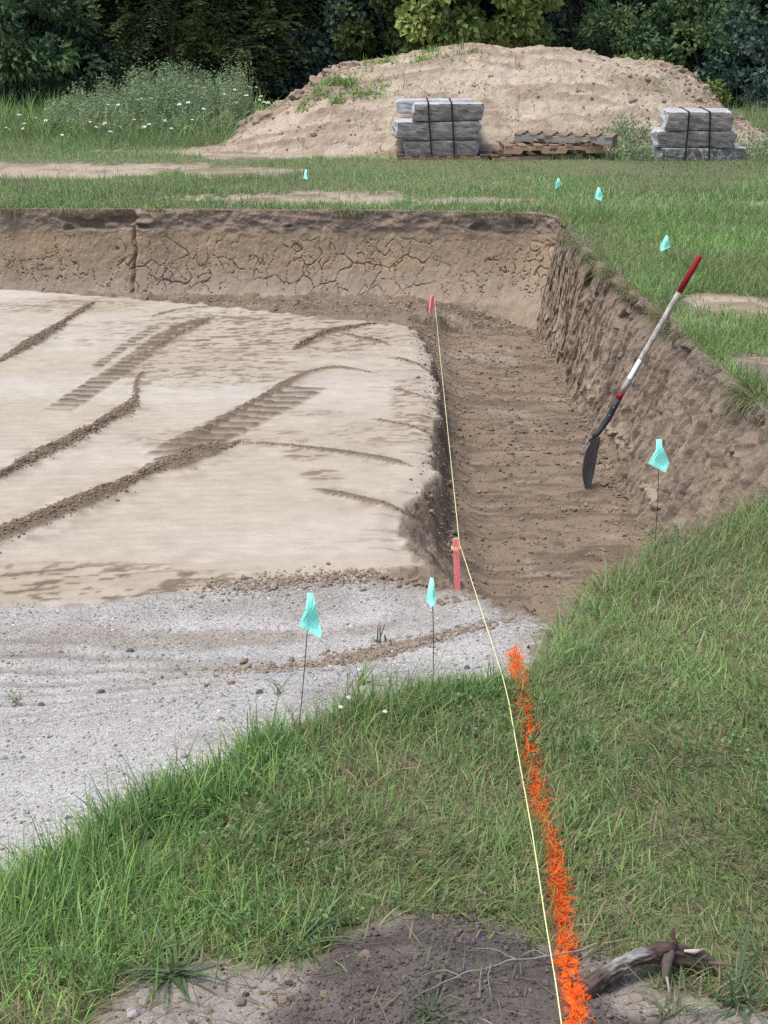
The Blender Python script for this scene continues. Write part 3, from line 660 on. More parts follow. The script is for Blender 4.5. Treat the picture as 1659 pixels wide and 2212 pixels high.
v, f, c = merge(pr); ob = link('bank_grass', fast_mesh('bank_grass', v, f, c, True), GRASS); tag(ob, 'green grass on the bank right of the cut with dry fringe over its lip', 'grass', kind='stuff')
# lawn beyond the dig
x, y, z = lawn_points(470000, -8, 8, 13.2, 21.5, 1.2); mzv = mound_z(x, y)[0]; k = (mzv < .015) & (rng.random(len(x)) < dens(x, y, 1.2)); x, y, z = x[k], y[k], z[k]; n = len(x)
far = sst(17.2, 19.5, y)
c, isd = grass_col(x, y, .10 + .14 * far, (.98, 1.0, 1.0)); c = mixc(c, (.20, .265, .145), .35)
lnm = np.clip(.9 + .6 * fbm(x * .9, y * 1.8, 571, 3), .45, 1.6)
Lf = rng.gamma(7, .012, n) * lnm * (1 + 1.6 * far) * (1 - .5 * np.exp(-((y - 16.4) / .8) ** 2)); nf = y < 14.6; pr = []
for m_, sg in ((nf, 2), (~nf, 1)): k_ = m_.sum(); pr.append(blades(x[m_], y[m_], z[m_] - .004, Lf[m_] * (1 if sg == 2 else .92), rng.uniform(.005, .0095, k_), rng.uniform(0, 6.28, k_), np.abs(rng.normal(.5, .35, k_)), rng.normal(.5, .5, k_), c[m_], sg))
# weeds rooted on the mound
for (cx, cy, r, cnt) in [(740, 190, .5, 800), (800, 180, .4, 560), (690, 200, .3, 300), (860, 135, .6, 600), (930, 118, .5, 300), (850, 185, .4, 80), (1000, 140, 1.5, 120), (1100, 190, 2.0, 150), (1405, 190, .25, 60), (1350, 258, .1, 60), (1290, 292, .25, 50), (1330, 292, .15, 60), (820, 230, .8, 100), (560, 250, .35, 220), (1000, 120, .5, 120), (600, 230, .25, 120), (700, 180, .25, 200), (1130, 340, .3, 50)]:
    Yc = RY - .15
    for it_ in range(30):
        q = PY(cx, cy, Yc); zc = mz(q[0], Yc)
        if zc < q[2]: break
        Yc -= .08
    ck = rng.integers(0, 10, cnt); ca = rng.uniform(0, 6.28, 10); cr = r * np.sqrt(rng.random(10))
    xx = q[0] + (np.cos(ca) * cr)[ck] + rng.normal(0, .05, cnt); yy = Yc + (np.sin(ca) * cr)[ck] * .6 + rng.normal(0, .05, cnt)
    c, _ = grass_col(xx, yy, .12, (.95, 1.05, .8)); pr.append(blades(xx, yy, mound_z(xx, yy)[0] - .01, rng.gamma(6, .013, cnt), rng.uniform(.007, .014, cnt), rng.uniform(0, 6.28, cnt), np.abs(rng.normal(.5, .35, cnt)), rng.normal(.6, .4, cnt), c, 2))
v, f, c = merge(pr); ob = link('field_grass', fast_mesh('field_grass', v, f, c, True), GRASS); tag(ob, 'green field grass between the dig and the dirt mound', 'grass', kind='stuff')

# ------------------------------------------------------------------ leaves, weeds, trees
def crown(c, rad, nl, lr, npl, size, cols, style='broad', asp=.6, zmin=.05):
    """leaf clumps spread through an ellipsoid: c centre, rad radii, nl clumps of radius lr with npl leaves each"""
    c = np.array(c); rad = np.array(rad); out = []
    d = rdir(nl); rr = rng.uniform(.55, 1.0, nl) ** .6; ctr = d * rad * rr[:, None]
    for k in range(nl):
        r = lr * rng.uniform(.6, 1.35); ctone = rng.uniform(.7, 1.25); base = cols[rng.integers(0, len(cols))]
        if style == 'spray':
            nt = npl // 16; td = rdir(nt) + d[k] * .7 + np.array((0, 0, .15)); td /= np.linalg.norm(td, axis=1)[:, None]
            L = r * rng.uniform(.7, 1.4, nt); t = np.tile(np.linspace(.15, 1, 8), 2)
            p = td[:, None] * (L[:, None] * t[None])[..., None]; p[..., 2] -= (L[:, None] * t[None] ** 2) * .45
            side = np.cross(td, (0, 0, 1.0)); side /= (np.linalg.norm(side, axis=1)[:, None] + 1e-6)
            sg = np.array([1] * 8 + [-1] * 8); ax = side[:, None] * sg[None, :, None] + td[:, None] * .5 + np.array((0, 0, -.25))
            pos = c + ctr[k] + p.reshape(-1, 3); ax = ax.reshape(-1, 3)
        else:
            u = rdir(npl); sh = rng.uniform(.55, 1.05, npl) ** .7; u = u + d[k] * .35; pos = c + ctr[k] + u * r * sh[:, None] * np.array((1, 1, .75))
            ax = u * .8 + rdir(npl) * .7 + np.array((0, 0, -.35))
        n = len(pos); sz = size * rng.uniform(.65, 1.35, n)
        out.append(leaves(pos, ax, sz, asp, base * ctone * rng.uniform(.75, 1.3, (n, 1))))
    v, f, cc = merge(out); keep = v[:, 2].reshape(-1, 4).min(1) > zmin
    fk = np.repeat(keep, 2); idx = np.cumsum(np.repeat(keep, 4)) - 1
    return v[np.repeat(keep, 4)], idx[f[fk]], cc[np.repeat(keep, 4)]
BARK = m_noise('bark', (.025, .021, .018), (.07, .06, .05), 14, .95, .6, 30, (1, 1, .25))
def tree(name, label, X, Y, h, rad, zc, nl, lr, npl, size, cols, style='broad', asp=.6, group=None, trunks=1, tr=.055):
    t = thing(name, label, 'tree' if 'shrub' not in name and 'sapling' not in name else name.split('_')[-1], (X, Y, 0), group)
    parts = []
    for k in range(trunks):
        a = random.uniform(0, 6.28); o = Vector((math.cos(a) * .18 * (trunks > 1) * k, math.sin(a) * .1 * (trunks > 1) * k, -.05))
        pth = [o]; p = o.copy(); dirv = Vector((random.uniform(-.15, .15), random.uniform(-.1, .1), 1)); st = h * .8 / 7
        for i in range(7): dirv += Vector((random.uniform(-.12, .12), random.uniform(-.12, .12), 0)); p = p + dirv.normalized() * st; pth.append(p.copy())
        parts.append(tube(pth, [tr * (1 - .11 * i) for i in range(8)], 8, True, .08, k))
        for i in range(2, 7):
            for b in range(2):
                a = random.uniform(0, 6.28); q = pth[i]; e = q + Vector((math.cos(a) * rad[0] * .6, math.sin(a) * rad[1] * .6, random.uniform(.1, .5)))
                m = (q + e) / 2 + Vector((0, 0, .12)); parts.append(tube([q, m, e], [tr * .4, tr * .26, tr * .1], 5))
    v, f = join(parts); mk('trunk', v, f, BARK, t, smooth=True)
    V, F, C = crown((0, 0, zc), rad, int(nl * 1.2), lr, int(npl * 1.08), size * 1.18, np.array(cols), style, asp)
    link('crown', fast_mesh('crown', V, F, C, False), LEAF, t)
    return t
def TX(px, Y): return float(PY(px, 150, Y)[0])
DARK = [(0.0487, 0.0787, 0.0477), (0.0585, 0.0958, 0.052), (0.0422, 0.0684, 0.0477)]; LOC = [(.080, .105, .033), (.060, .086, .030), (.100, .125, .042)]
MAP = [(.235, .30, .085), (.165, .23, .066), (.29, .345, .11)]; MID = [(0.0894, 0.1506, 0.065), (0.0731, 0.1283, 0.0607), (0.1299, 0.1968, 0.0759)]; BLU = [(0.065, 0.1129, 0.0867), (0.0552, 0.0992, 0.0737), (0.0812, 0.1369, 0.0975)]
tree('young_tree', 'mid green broad leaved young tree at the left edge of the wood', TX(20, 22.6), 22.6, 3.2, (1.1, 1.0, 1.4), 1.1, 60, .28, 150, .10, MID, 'broad', .45, 'trees along the wood edge')
tree('purple_leaved_tree', 'dark purplish tree at the top left corner behind the young tree', TX(40, 24.6), 24.6, 6, (1.3, 1.1, 2.4), 3.0, 70, .35, 150, .09, [(.040, .034, .030), (.050, .048, .032)], 'broad', .6, 'trees along the wood edge')
tree('shade_tree', 'very dark low branched tree between the young tree and the feathery locust', TX(190, 25.2), 25.2, 6, (1.5, 1.2, 2.6), 2.4, 90, .36, 160, .085, DARK, 'broad', .55, 'trees along the wood edge')
tree('locust_tree', 'feathery locust tree with drooping sprays above the tall weeds', TX(370, 23.9), 23.9, 6, (1.35, 1.1, 2.2), 2.1, 95, .42, 224, .075, LOC, 'spray', .4, 'trees along the wood edge')
tree('locust_tree', 'smaller feathery locust tree right of the tall weeds, beside the mound', TX(530, 24.3), 24.3, 4.5, (1.0, 1.0, 1.6), 1.3, 60, .40, 208, .075, LOC, 'spray', .4, 'trees along the wood edge')
tree('shade_tree', 'dark round leaved tree left of the bright maple, behind the mound', TX(700, 24.8), 24.8, 6, (1.5, 1.2, 2.6), 2.2, 95, .33, 170, .085, BLU, 'broad', .75, 'trees along the wood edge')
tree('maple_tree', 'bright yellow green maple behind the top of the mound', TX(1015, 23.6), 23.6, 5.5, (1.40, 1.1, 1.7), 2.0, 120, .24, 150, .095, MAP, 'broad', .8, 'trees along the wood edge')
tree('maple_tree', 'low dull green maple sapling clump left of the bright maple', TX(860, 23.7), 23.7, 3, (.75, .7, 1.1), 1.2, 40, .22, 140, .09, [(.07, .10, .03), (.055, .085, .028)], 'broad', .8, 'trees along the wood edge')
tree('shade_tree', 'dark tree with several bare stems right of the bright maple', TX(1280, 25.4), 25.4, 6.5, (1.3, 1.0, 2.3), 3.2, 70, .34, 150, .085, BLU, 'broad', .6, 'trees along the wood edge', 4, .06)
tree('cedar_tree', 'dark fine needled cedar behind the right side of the mound', TX(1420, 25.6), 25.6, 6.5, (1.2, 1.0, 2.6), 2.4, 90, .38, 208, .06, DARK, 'spray', .35, 'trees along the wood edge')
tree('shade_tree', 'dark green tree with a thin pale stem at the upper right', TX(1590, 25.2), 25.2, 6.5, (1.4, 1.1, 2.6), 2.8, 90, .34, 160, .085, BLU, 'broad', .55, 'trees along the wood edge', 2, .05)
tree('leafy_shrub', 'dense dark shrub right of the mound, above the right stone stack', TX(1500, 23.7), 23.7, 1.8, (1.0, .8, .95), .75, 60, .22, 150, .075, MID, 'broad', .7, 'shrubs along the wood edge')
tree('leafy_shrub', 'tall dense shrub at the right edge of the wood', TX(1630, 23.9), 23.9, 2.2, (1.0, .9, 1.3), .9, 70, .24, 150, .075, BLU, 'broad', .7, 'shrubs along the wood edge')
tree('leafy_shrub', 'low dark shrub beside the right foot of the mound', TX(1640, 22.9), 22.9, 1.1, (.8, .6, .6), .35, 40, .2, 140, .07, BLU, 'broad', .6, 'shrubs along the wood edge')
tree('leafy_shrub', 'grey green shrub peeping over the mound beside the sod clump', TX(1320, 23.4), 23.4, 1.4, (.55, .5, .45), .95, 26, .18, 120, .07, MID, 'broad', .5, 'shrubs along the wood edge')
tree('leafy_shrub', 'dark undergrowth shrub below the locust at the left', TX(120, 23.4), 23.4, 1.5, (1.2, .7, .8), .4, 50, .25, 130, .075, DARK, 'broad', .6, 'shrubs along the wood edge')
for (px, py, Y, lab) in [(1352, 145, 22.4, 'small yellow green sapling on the skyline of the mound, left of its twin'), (1395, 150, 22.45, 'small yellow green sapling on the skyline of the mound, right of its twin'), (1545, 205, 22.3, 'yellow green sumac sapling at the right shoulder of the mound')]:
    q = PY(px, py, Y); tree('sumac_sapling', lab, float(q[0]), Y, float(q[2]) + .1, (.14, .12, .13), float(q[2]), 9, .09, 40, .06, [(.17, .22, .05), (.13, .18, .045)], 'broad', .5, 'saplings behind the mound', 1, .012)
# the depth of the wood: one mass of leaves nobody could count
wl = []
for k in range(410):
    cx = rng.uniform(-14, 14); cy = rng.uniform(26.3, 36); cz = rng.uniform(0, 1) * 8.5; n = 330; r = rng.uniform(.6, 1.3)
    u = rdir(n) * rng.uniform(.3, 1, n)[:, None] * r; pos = u + np.array((cx, cy, cz)); pos[:, 2] = np.abs(pos[:, 2])
    wl.append(leaves(pos, rdir(n) + np.array((0, 0, -.3)), rng.uniform(.30, .58, n), .65, np.array(DARK[k % 3]) * np.array((.9, 1.0, 1.25)) * rng.uniform(.7, 1.15, (n, 1))))
v, f, c = merge(wl); ob = link('woodland', fast_mesh('woodland', v, f, c, False), LEAF); tag(ob, 'dark depth of the wood behind the edge trees', 'woodland', kind='stuff')

# tall weeds left of the mound
wp = []; n = 3600; px = rng.uniform(165, 640, n); x = np.zeros(n); y = rng.uniform(18.9, 21.3, n)
x = (px - 829.5) * y / 3070 * 1.055
h = .16 + .44 * sst(170, 400, px + 60 * vn(px / 40, y * 2, 3)) * (1 - .5 * sst(540, 650, px)) * sst(18.9, 20.2, y) + .14 * vn(px / 28, y * 1.5, 9); h *= rng.uniform(.45, 1.35, n); k = mound_z(x, y)[0] < .03; x, y, h = x[k], y[k], h[k]; n = len(x)
WG = np.array([(.255, .335, .165), (.205, .285, .16), (.30, .36, .165), (.22, .285, .19)])
c = WG[rng.integers(0, 4, n)] * rng.uniform(.8, 1.2, (n, 1)); lean = np.abs(rng.normal(.08, .07, n)); az = rng.uniform(0, 6.28, n)
wp.append(blades(x, y, np.zeros(n) - .01, h, rng.uniform(.008, .014, n), az, lean, rng.normal(.1, .1, n), c, 2))
for t in np.linspace(.25, 1.0, 10):
    a = rng.uniform(0, 6.28, n); tt = np.clip(t + rng.normal(0, .03, n), 0, 1)
    pos = np.stack([x + np.cos(az) * np.sin(lean) * h * tt, y + np.sin(az) * np.sin(lean) * h * tt, h * tt * np.cos(lean)], 1)
    wp.append(leaves(pos, np.stack([np.cos(a), np.sin(a), rng.uniform(.0, .9, n)], 1), rng.uniform(.05, .10, n) * (1.15 - .5 * tt), .28, c * rng.uniform(.8, 1.25, (n, 1))))
n = 9000; x = rng.uniform(-6.6, -1.5, n); y = rng.uniform(18.6, 22.2, n); k = mound_z(x, y)[0] < .03; x, y = x[k], y[k]; n = len(x)
c, _ = grass_col(x, y, .2, (.95, 1.0, .9)); wp.append(blades(x, y, np.zeros(n) - .01, rng.gamma(6, .045, n), rng.uniform(.006, .011, n), rng.uniform(0, 6.28, n), np.abs(rng.normal(.2, .15, n)), rng.normal(.5, .4, n), c, 2))
# weeds round the right stone stack
n = 1300; x = np.concatenate([rng.normal(2.95, .22, 600), rng.normal(4.75, .3, 700)]); y = rng.uniform(16.75, 17.6, n); h = rng.uniform(.06, .2, n) * np.where(x < 3.2, .9, 1.2); c = WG[rng.integers(0, 4, n)] * rng.uniform(.8, 1.3, (n, 1))
zz = np.maximum(mound_z(x, y)[0], 0) - .01; wp.append(blades(x, y, zz, h, rng.uniform(.007, .012, n), rng.uniform(0, 6.28, n), np.abs(rng.normal(.2, .2, n)), rng.normal(.4, .4, n), c, 2))
for t in (.6, 1.0): wp.append(leaves(np.stack([x, y, zz + h * t], 1), rdir(n) + np.array((0, 0, .4)), rng.uniform(.03, .06, n), .4, c))
v, f, c = merge(wp); ob = link('tall_weeds', fast_mesh('tall_weeds', v, f, c, False), LEAF); tag(ob, 'tall grey green weeds at the edge of the wood left of the mound', 'weeds', kind='stuff')
# ====PART3

# ------------------------------------------------------------------ stone stacks, straps, pallets
import bmesh
from mathutils import noise as mn
def m_stone(name, c0, c1, vein=None, vs_=9):
    t = NT(name); c = t.ramp(t.noise(5, 6, .65, mapping=(1, 1, 3)), [(.3, c0), (.7, c1)])
    c = t.mix(1.0, c, t.ramp(t.noise(45, 5, .6, mapping=(.5, 1, 2)), [(.3, .78), (.7, 1.18)]), 'MULTIPLY')
    sp = t.ramp(t.noise(11, 3, .5), [(.62, 0.0), (.72, 1.0)]); c = t.mix(t.math('MULTIPLY', sp, .30), c, (.40, .39, .38))
    if vein:
        w = t.noise(vs_, 4, .6); r = t.ramp(t.math('ABSOLUTE', t.math('SUBTRACT', w, .5), 0.0), [(.0, 1.0), (.045, 0.0)]); c = t.mix(t.math('MULTIPLY', r, .8), c, vein)
    b = t.bump(t.noise(9, 6, .7, mapping=(.6, 1, 2.6)), .7, .03); b = t.bump(t.noise(60, 5, .7), .5, .006, b)
    return t.done(c, .9, b)
ST_A = m_stone('stone_a', (.140, .125, .116), (.265, .240, .226)); ST_B = m_stone('stone_b', (.118, .106, .100), (.215, .196, .187)); ST_V = m_stone('stone_veined', (.085, .08, .078), (.15, .142, .138), (.42, .41, .40))
ST_PALE_LIT = m_stone('stone_pale_skylit', (.30, .30, .305), (.52, .52, .525))  # pale rear slab; on the other slabs, sky light painted on tops and ends
def stone(label, px0, px1, py0, py1, Yf, depth, mat, seed, litmat=ST_PALE_LIT):
    a = PY(px0, py1, Yf); b = PY(px1, py0, Yf); w, h = b[0] - a[0], b[2] - a[2]
    bm = bmesh.new(); bmesh.ops.create_cube(bm, size=1.0)
    for e_ax, cuts in ((0, 15), (1, 6), (2, 5)):
        ed = [e for e in bm.edges if abs((e.verts[0].co - e.verts[1].co)[e_ax]) > 1e-4 and all(abs((e.verts[0].co - e.verts[1].co)[k]) < 1e-4 for k in range(3) if k != e_ax)]
        bmesh.ops.subdivide_edges(bm, edges=ed, cuts=cuts, use_grid_fill=True)
    for v in bm.verts:
        c = v.co.copy(); q = Vector((c.x * w, c.y * depth, c.z * h)); off = Vector((seed * 7.3, seed * 3.1, 0))
        ex = max(0, abs(c.x) - .5 + .035 / w) / (.035 / w); ey = max(0, abs(c.y) - .5 + .03 / depth) / (.03 / depth); ez = max(0, abs(c.z) - .5 + .022 / h) / (.022 / h)
        n1 = mn.noise(q * 3 + off); n2 = mn.noise(q * 11 + off); n3 = mn.noise(q * 26 + off)
        chip = (max(0, ex * ey) + max(0, ey * ez) + max(0, ex * ez)) * (.004 + .010 * max(0, n2 + .2))
        if abs(c.x) > .49: q.x += math.copysign(1, c.x) * (.05 * n1 + .035 * n2 * 1.2 - .03)
        if abs(c.y) > .49: q.y += math.copysign(1, c.y) * (.014 * n1 + .012 * n2 + .007 * n3)
        if abs(c.z) > .49: q.z += math.copysign(1, c.z) * (.005 * n1 + .004 * n2 + .001)
        q -= Vector((math.copysign(1, c.x) * (ex > 0), math.copysign(1, c.y) * (ey > 0), math.copysign(1, c.z) * (ez > 0))) * chip
        v.co = q
    me = bpy.data.meshes.new('stone_block'); bm.to_mesh(me); bm.free()
    me.materials.append(mat); me.materials.append(litmat)
    for p in me.polygons:
        p.use_smooth = False
        if p.normal.z > .75 or abs(p.normal.x) > .8: p.material_index = 1  # brightness of upward and end faces put into colour by a paler stone
    o = bpy.data.objects.new('stone_block', me); COL.objects.link(o); o.location = (float(a[0] + w / 2), Yf + depth / 2, float(a[2] + h / 2)); o.rotation_euler = (0, 0, random.uniform(-.03, .03))
    return tag(o, label, 'stone', 'rough stone slabs strapped in stacks')
YL, YR = 16.9, 16.8
stone('bottom grey slab of the left stone stack, on the pallet', 869, 1039, 304, 342, YL, .5, ST_B, 1)
stone('middle grey slab of the left stone stack with a pale right end', 847, 1041, 263, 303, YL, .5, ST_A, 2)
stone('top front slab of the left stone stack with pale broken ends', 884, 1049, 224, 262, YL, .26, ST_A, 3)
stone('pale rear slab jutting out at the top left of the left stone stack', 849, 1030, 216, 246, YL + .36, .24, ST_PALE_LIT, 4)
stone('bottom pale veined slab of the right stone stack', 1416, 1618, 320, 352, YR, .5, ST_V, 5)
stone('middle dark slab of the right stone stack', 1414, 1597, 284, 320, YR, .5, ST_B, 6)
stone('top slab of the right stone stack with its skylit upper face coloured pale', 1434, 1591, 242, 283, YR, .5, ST_A, 7)
BLACK = NT('strap_black').done((.012, .012, .016), .45)
def strap(label, pts, Yf, depth, wid=.018):
    """closed band: pts = front pixels from the top down"""
    f = [PY(a, b, Yf - .028) for a, b in pts]; pth = [np.array(p) for p in f]
    back = [p + np.array((0, depth + .056, 0)) for p in pth[::-1]]; loop = pth + back; V, F = [], []
    loop = [loop[0] + np.array((0, .02, .012))] + loop[0:len(pth)] + back[:-1] + [back[-1] + np.array((0, -.02, .012))] if False else loop
    for p in loop:
        yo = .0
        V += [p + np.array((-wid / 2, 0, 0)), p + np.array((wid / 2, 0, 0))]
    m = np.mean(loop, 0)
    for p in loop:
        q = p + (m - p) / np.linalg.norm(m - p) * .004; V += [q + np.array((-wid / 2, 0, 0)), q + np.array((wid / 2, 0, 0))]
    n = len(loop); K = 2 * n
    for i in range(n):
        j = (i + 1) % n
        F += [(2 * i, 2 * i + 1, 2 * j + 1, 2 * j), (K + 2 * i, K + 2 * j, K + 2 * j + 1, K + 2 * i + 1), (2 * i, 2 * j, K + 2 * j, K + 2 * i), (2 * i + 1, K + 2 * i + 1, K + 2 * j + 1, 2 * j + 1)]
    o = mk('packing_strap', V, F, BLACK); return tag(o, label, 'strap', 'black straps round the stone stacks')
strap('left black strap round the left stone stack', [(925, 221), (927, 262), (930, 303), (933, 345)], YL, .5)
strap('right black strap round the left stone stack', [(975, 221), (978, 262), (980, 303), (982, 345)], YL, .5)
strap('left black strap round the right stone stack, slightly slanted', [(1489, 241), (1486, 283), (1482, 320), (1479, 350)], YR, .5)
strap('right black strap round the right stone stack', [(1534, 241), (1533, 283), (1532, 320), (1532, 350)], YR, .5)
WOODS = {k: m_noise('pallet_wood_' + k, a, b, 6, .85, .35, 20, (1.5, 18, 18)) for k, a, b in (('grey', (.19, .17, .15), (.33, .30, .265)), ('brown', (.17, .115, .075), (.29, .205, .14)), ('tan', (.30, .195, .12), (.44, .30, .20)), ('dark', (.06, .042, .032), (.12, .085, .065)))}
STAMP = NT('stamp_ink').done((.03, .022, .018), .9)
def pallet(label, loc, rz, L=1.15, D=.95, mats=('brown', 'tan', 'dark'), notch=True, H=.085, stamp=False):
    t = thing('wooden_pallet', label, 'pallet', loc, 'wooden pallets', rz); bt = .017; side = WOODS[mats[1]]
    for y in (-D / 2, -.02, D / 2 - .04):           # stringers with fork notches
        x0, x1 = -L / 2, L / 2
        prof = [(x0, bt), (x1, bt), (x1, bt + H), (x0, bt + H)]
        if notch:
            nh = bt + H * .52; prof = [(x0, bt)]
            for a, b in ((-.33, -.12), (.12, .33)):
                a *= L; b *= L; prof += [(a, bt), (a + .02, nh), (b - .02, nh), (b, bt)]
            prof += [(x1, bt), (x1, bt + H), (x0, bt + H)]
        n = len(prof); V = [(x, y, z) for x, z in prof] + [(x, y + .04, z) for x, z in prof]
        F = [tuple(range(n)), tuple(range(2 * n - 1, n - 1, -1))] + [(i + n, (i + 1) % n + n, (i + 1) % n, i) for i in range(n)]
        mk('stringer', V, F, side, t)
    nb = 7; bw = .088
    for i in range(nb):
        x = -L / 2 + bw / 2 + i * (L - bw) / (nb - 1) + random.uniform(-.006, .006)
        v, f = box(x - bw / 2, x + bw / 2, -D / 2 - random.uniform(.0, .012), D / 2, bt + H + .001, 2 * bt + H + .001); mk('deck_board', v, f, WOODS[mats[0]], t)
    for x in (-L / 2 + bw / 2, 0, L / 2 - bw / 2):
        v, f = box(x - bw / 2, x + bw / 2, -D / 2, D / 2, 0, bt - .001); mk('base_board', v, f, WOODS[mats[2]], t)
    if stamp:
        parts = [box(-.05 + .022 * k, -.035 + .022 * k, -D / 2 - .003, -D / 2 - .001, bt + .03 + .008 * (k % 2), bt + .06) for k in range(4)]
        v, f = join(parts); mk('ink_stamp', v, f, STAMP, t)
    return t
def gp(px, py, Y): q = PY(px, py, Y); return (float(q[0]), Y)
c = PY(955, 345, YL); pallet('dark pallet under the left stone stack', (float(c[0]), YL + .28, -.05), 0.0, 1.05, .62, ('dark', 'brown', 'dark'), False, .07)
c = PY(1135, 345, 17.1); pallet('lowest pallet of the loose pile between the stone stacks', (float(c[0]), 17.12, -.05), .30, 1.0, .5, ('dark', 'tan', 'dark'), False, .075)
c = PY(1188, 330, 17.1); pallet('middle orange brown pallet of the loose pile with fork notches', (float(c[0]) + .0, 17.1, .058), .08, 1.16, .5, ('brown', 'tan', 'dark'), True, .075, True)
c = PY(1222, 320, 17.1); pallet('grey weathered pallet on top of the loose pile', (float(c[0]), 17.12, .170), -.30, 1.15, .40, ('brown', 'grey', 'brown'), True, .068)

# ------------------------------------------------------------------ marker flags
def m_flag():
    t = NT('flag_film'); t.done((.46, 1.0, .88), .5); tr = t.n.new('ShaderNodeBsdfTranslucent'); tr.inputs[0].default_value = (.48, 1.0, .90, 1)
    mx = t.n.new('ShaderNodeMixShader'); mx.inputs[0].default_value = .4; t.l(t.p.outputs[0], mx.inputs[1]); t.l(tr.outputs[0], mx.inputs[2]); t.l(mx.outputs[0], t.out.inputs[0]); return t.m
FLAG = m_flag(); WIRE = NT('wire_steel').done((.05, .05, .052), .5)
def flag(label, base, top, outline, fold, Yb=None):
    """base, top: layout pixels of the wire; outline: cloth corners; fold: pixel x where it is folded on the wire"""
    b = P(base[0], base[1], 0.0); gzb = float(gz(b[0], b[1])); t = thing('marker_flag', label, 'flag', (b[0], b[1], gzb), 'turquoise marker flags')
    dY = .0; tp = PY(top[0], top[1], b[1] + .015); o = np.array((b[0], b[1], gzb))
    pth = [np.array((0, 0, -.05)), (tp - o) * .5 + np.array((.004, 0, 0)), tp - o]; v, f = tube(pth, .0016, 6); mk('wire', v, f, WIRE, t)
    # cloth: a film wrapped round the wire, two limbs bent back on either side of the fold line
    n = len(outline); pix = np.array(outline, float); Vv = []
    cx = np.mean(pix, 0); ring = []
    dens_ = []
    for i in range(n):
        a_, b_ = pix[i], pix[(i + 1) % n]
        for k in range(4): dens_.append(a_ + (b_ - a_) * k / 4)
    rings = [cx + (np.array(dens_) - cx) * s for s in (1.0, .66, .33)] + [np.array([cx])]
    sc = np.linalg.norm(np.ptp(pix, 0))
    for rg in rings:
        for p in rg:
            fx = np.interp(p[1], [fold[0][1], fold[1][1]], [fold[0][0], fold[1][0]]); dd = (p[0] - fx) / sc
            depth = (.9 * abs(dd) - .12 * math.sin(6 * (p[1] - pix[0, 1]) / sc + dd * 3)) * .075
            depth -= .55 * (p[1] - pix[:, 1].min()) / sc * .13
            Vv.append(PY(p[0], p[1], b[1] + .008 + depth) - o)
    m = len(dens_); F = []
    for r in range(2):
        for k in range(m): F.append((r * m + k, r * m + (k + 1) % m, (r + 1) * m + (k + 1) % m, (r + 1) * m + k))
    for k in range(m): F.append((2 * m + k, 2 * m + (k + 1) % m, 3 * m))
    c = mk('flag_cloth', Vv, F, FLAG, t, smooth=False); md = c.modifiers.new('thick', 'SOLIDIFY'); md.thickness = .0008
    return t
flag('largest turquoise flag, on a bent wire at the gravel and grass edge', (640, 1600), (670, 1282), [(664, 1281), (676, 1281), (695, 1365), (691, 1379), (645, 1350), (660, 1315)], ((666, 1281), (656, 1360)))
flag('narrow folded turquoise flag at the gravel edge beside the string', (936, 1470), (932, 1248), [(930, 1247), (936, 1250), (942, 1300), (932, 1313), (921, 1297), (925, 1268)], ((934, 1247), (935, 1313)))
flag('turquoise flag in the grass in front of the cut bank below the shovel', (1414, 1200), (1424, 950), [(1418, 949), (1429, 949), (1430, 962), (1446, 1000), (1437, 1021), (1400, 1001), (1417, 970)], ((1420, 949), (1415, 1012)))
flag('turquoise flag on the lawn above the shovel grip', (1434, 598), (1441, 509), [(1439, 508), (1443, 510), (1447, 535), (1427, 543), (1426, 531)], ((1440, 508), (1434, 543)))
flag('turquoise flag on the lawn right of centre, closest to the cut corner', (1294, 470), (1293, 405), [(1291, 404), (1296, 406), (1302, 425), (1298, 434), (1285, 428), (1287, 418)], ((1293, 404), (1293, 434)))
flag('leaning turquoise flag on the lawn in front of the loose pallets', (1200, 432), (1207, 384), [(1205, 384), (1208, 386), (1214, 397), (1199, 409), (1201, 398)], ((1206, 384), (1200, 409)))
flag('thin turquoise flag on the far lawn left of the stone stacks', (660, 408), (661, 366), [(660, 365), (663, 367), (664, 388), (655, 384)], ((662, 365), (662, 388)))

# ------------------------------------------------------------------ stakes and string
PINK = m_noise('pink_paint', (.93, .20, .215), (.97, .30, .30), 20, .7, .25, 60, (6, 6, 1)); RAW = m_noise('raw_wood', (.42, .30, .19), (.58, .44, .30), 10, .8, .2, 40, (8, 8, 1)); LINE = m_noise('twine', (.70, .68, .30), (.80, .78, .42), 60, .7, .3, 300)
def stake(label, base, topz, w, d, rz, tilt, taper):
    t = thing('wooden_stake', label, 'stake', base, 'pink painted stakes', rz); h = topz - base[2]
    def ring(z, sx, sy, ox=0): return [(-w / 2 * sx + ox, -d / 2 * sy, z), (w / 2 * sx + ox, -d / 2 * sy, z), (w / 2 * sx + ox, d / 2 * sy, z), (-w / 2 * sx + ox, d / 2 * sy, z)]
    zs = [(-.12, .25, .5, 0), (0.0, .75, .9, tilt * 0), (.06, .92, 1, tilt * .15), (h - .012, 1, 1, tilt), (h - .004, .93, .9, tilt)]
    V = []; F = []
    for z, a, b_, o in zs: V += ring(z, a, b_, o)
    for i in range(len(zs) - 1):
        for k in range(4): F.append((4 * i + k, 4 * i + (k + 1) % 4, 4 * i + 4 + (k + 1) % 4, 4 * i + 4 + k))
    mk('shaft', V, F, PINK, t); V2 = ring(h - .0045, .93, .9, tilt) + ring(h + .001, .9, .86, tilt); mk('cut_top', V2, [(0, 1, 5, 4), (1, 2, 6, 5), (2, 3, 7, 6), (3, 0, 4, 7), (4, 5, 6, 7)], RAW, t)
    return t
sb = P(988, 1284, -.42); sz = float(gz(sb[0], sb[1])); stp = PY(985, 1163, sb[1])
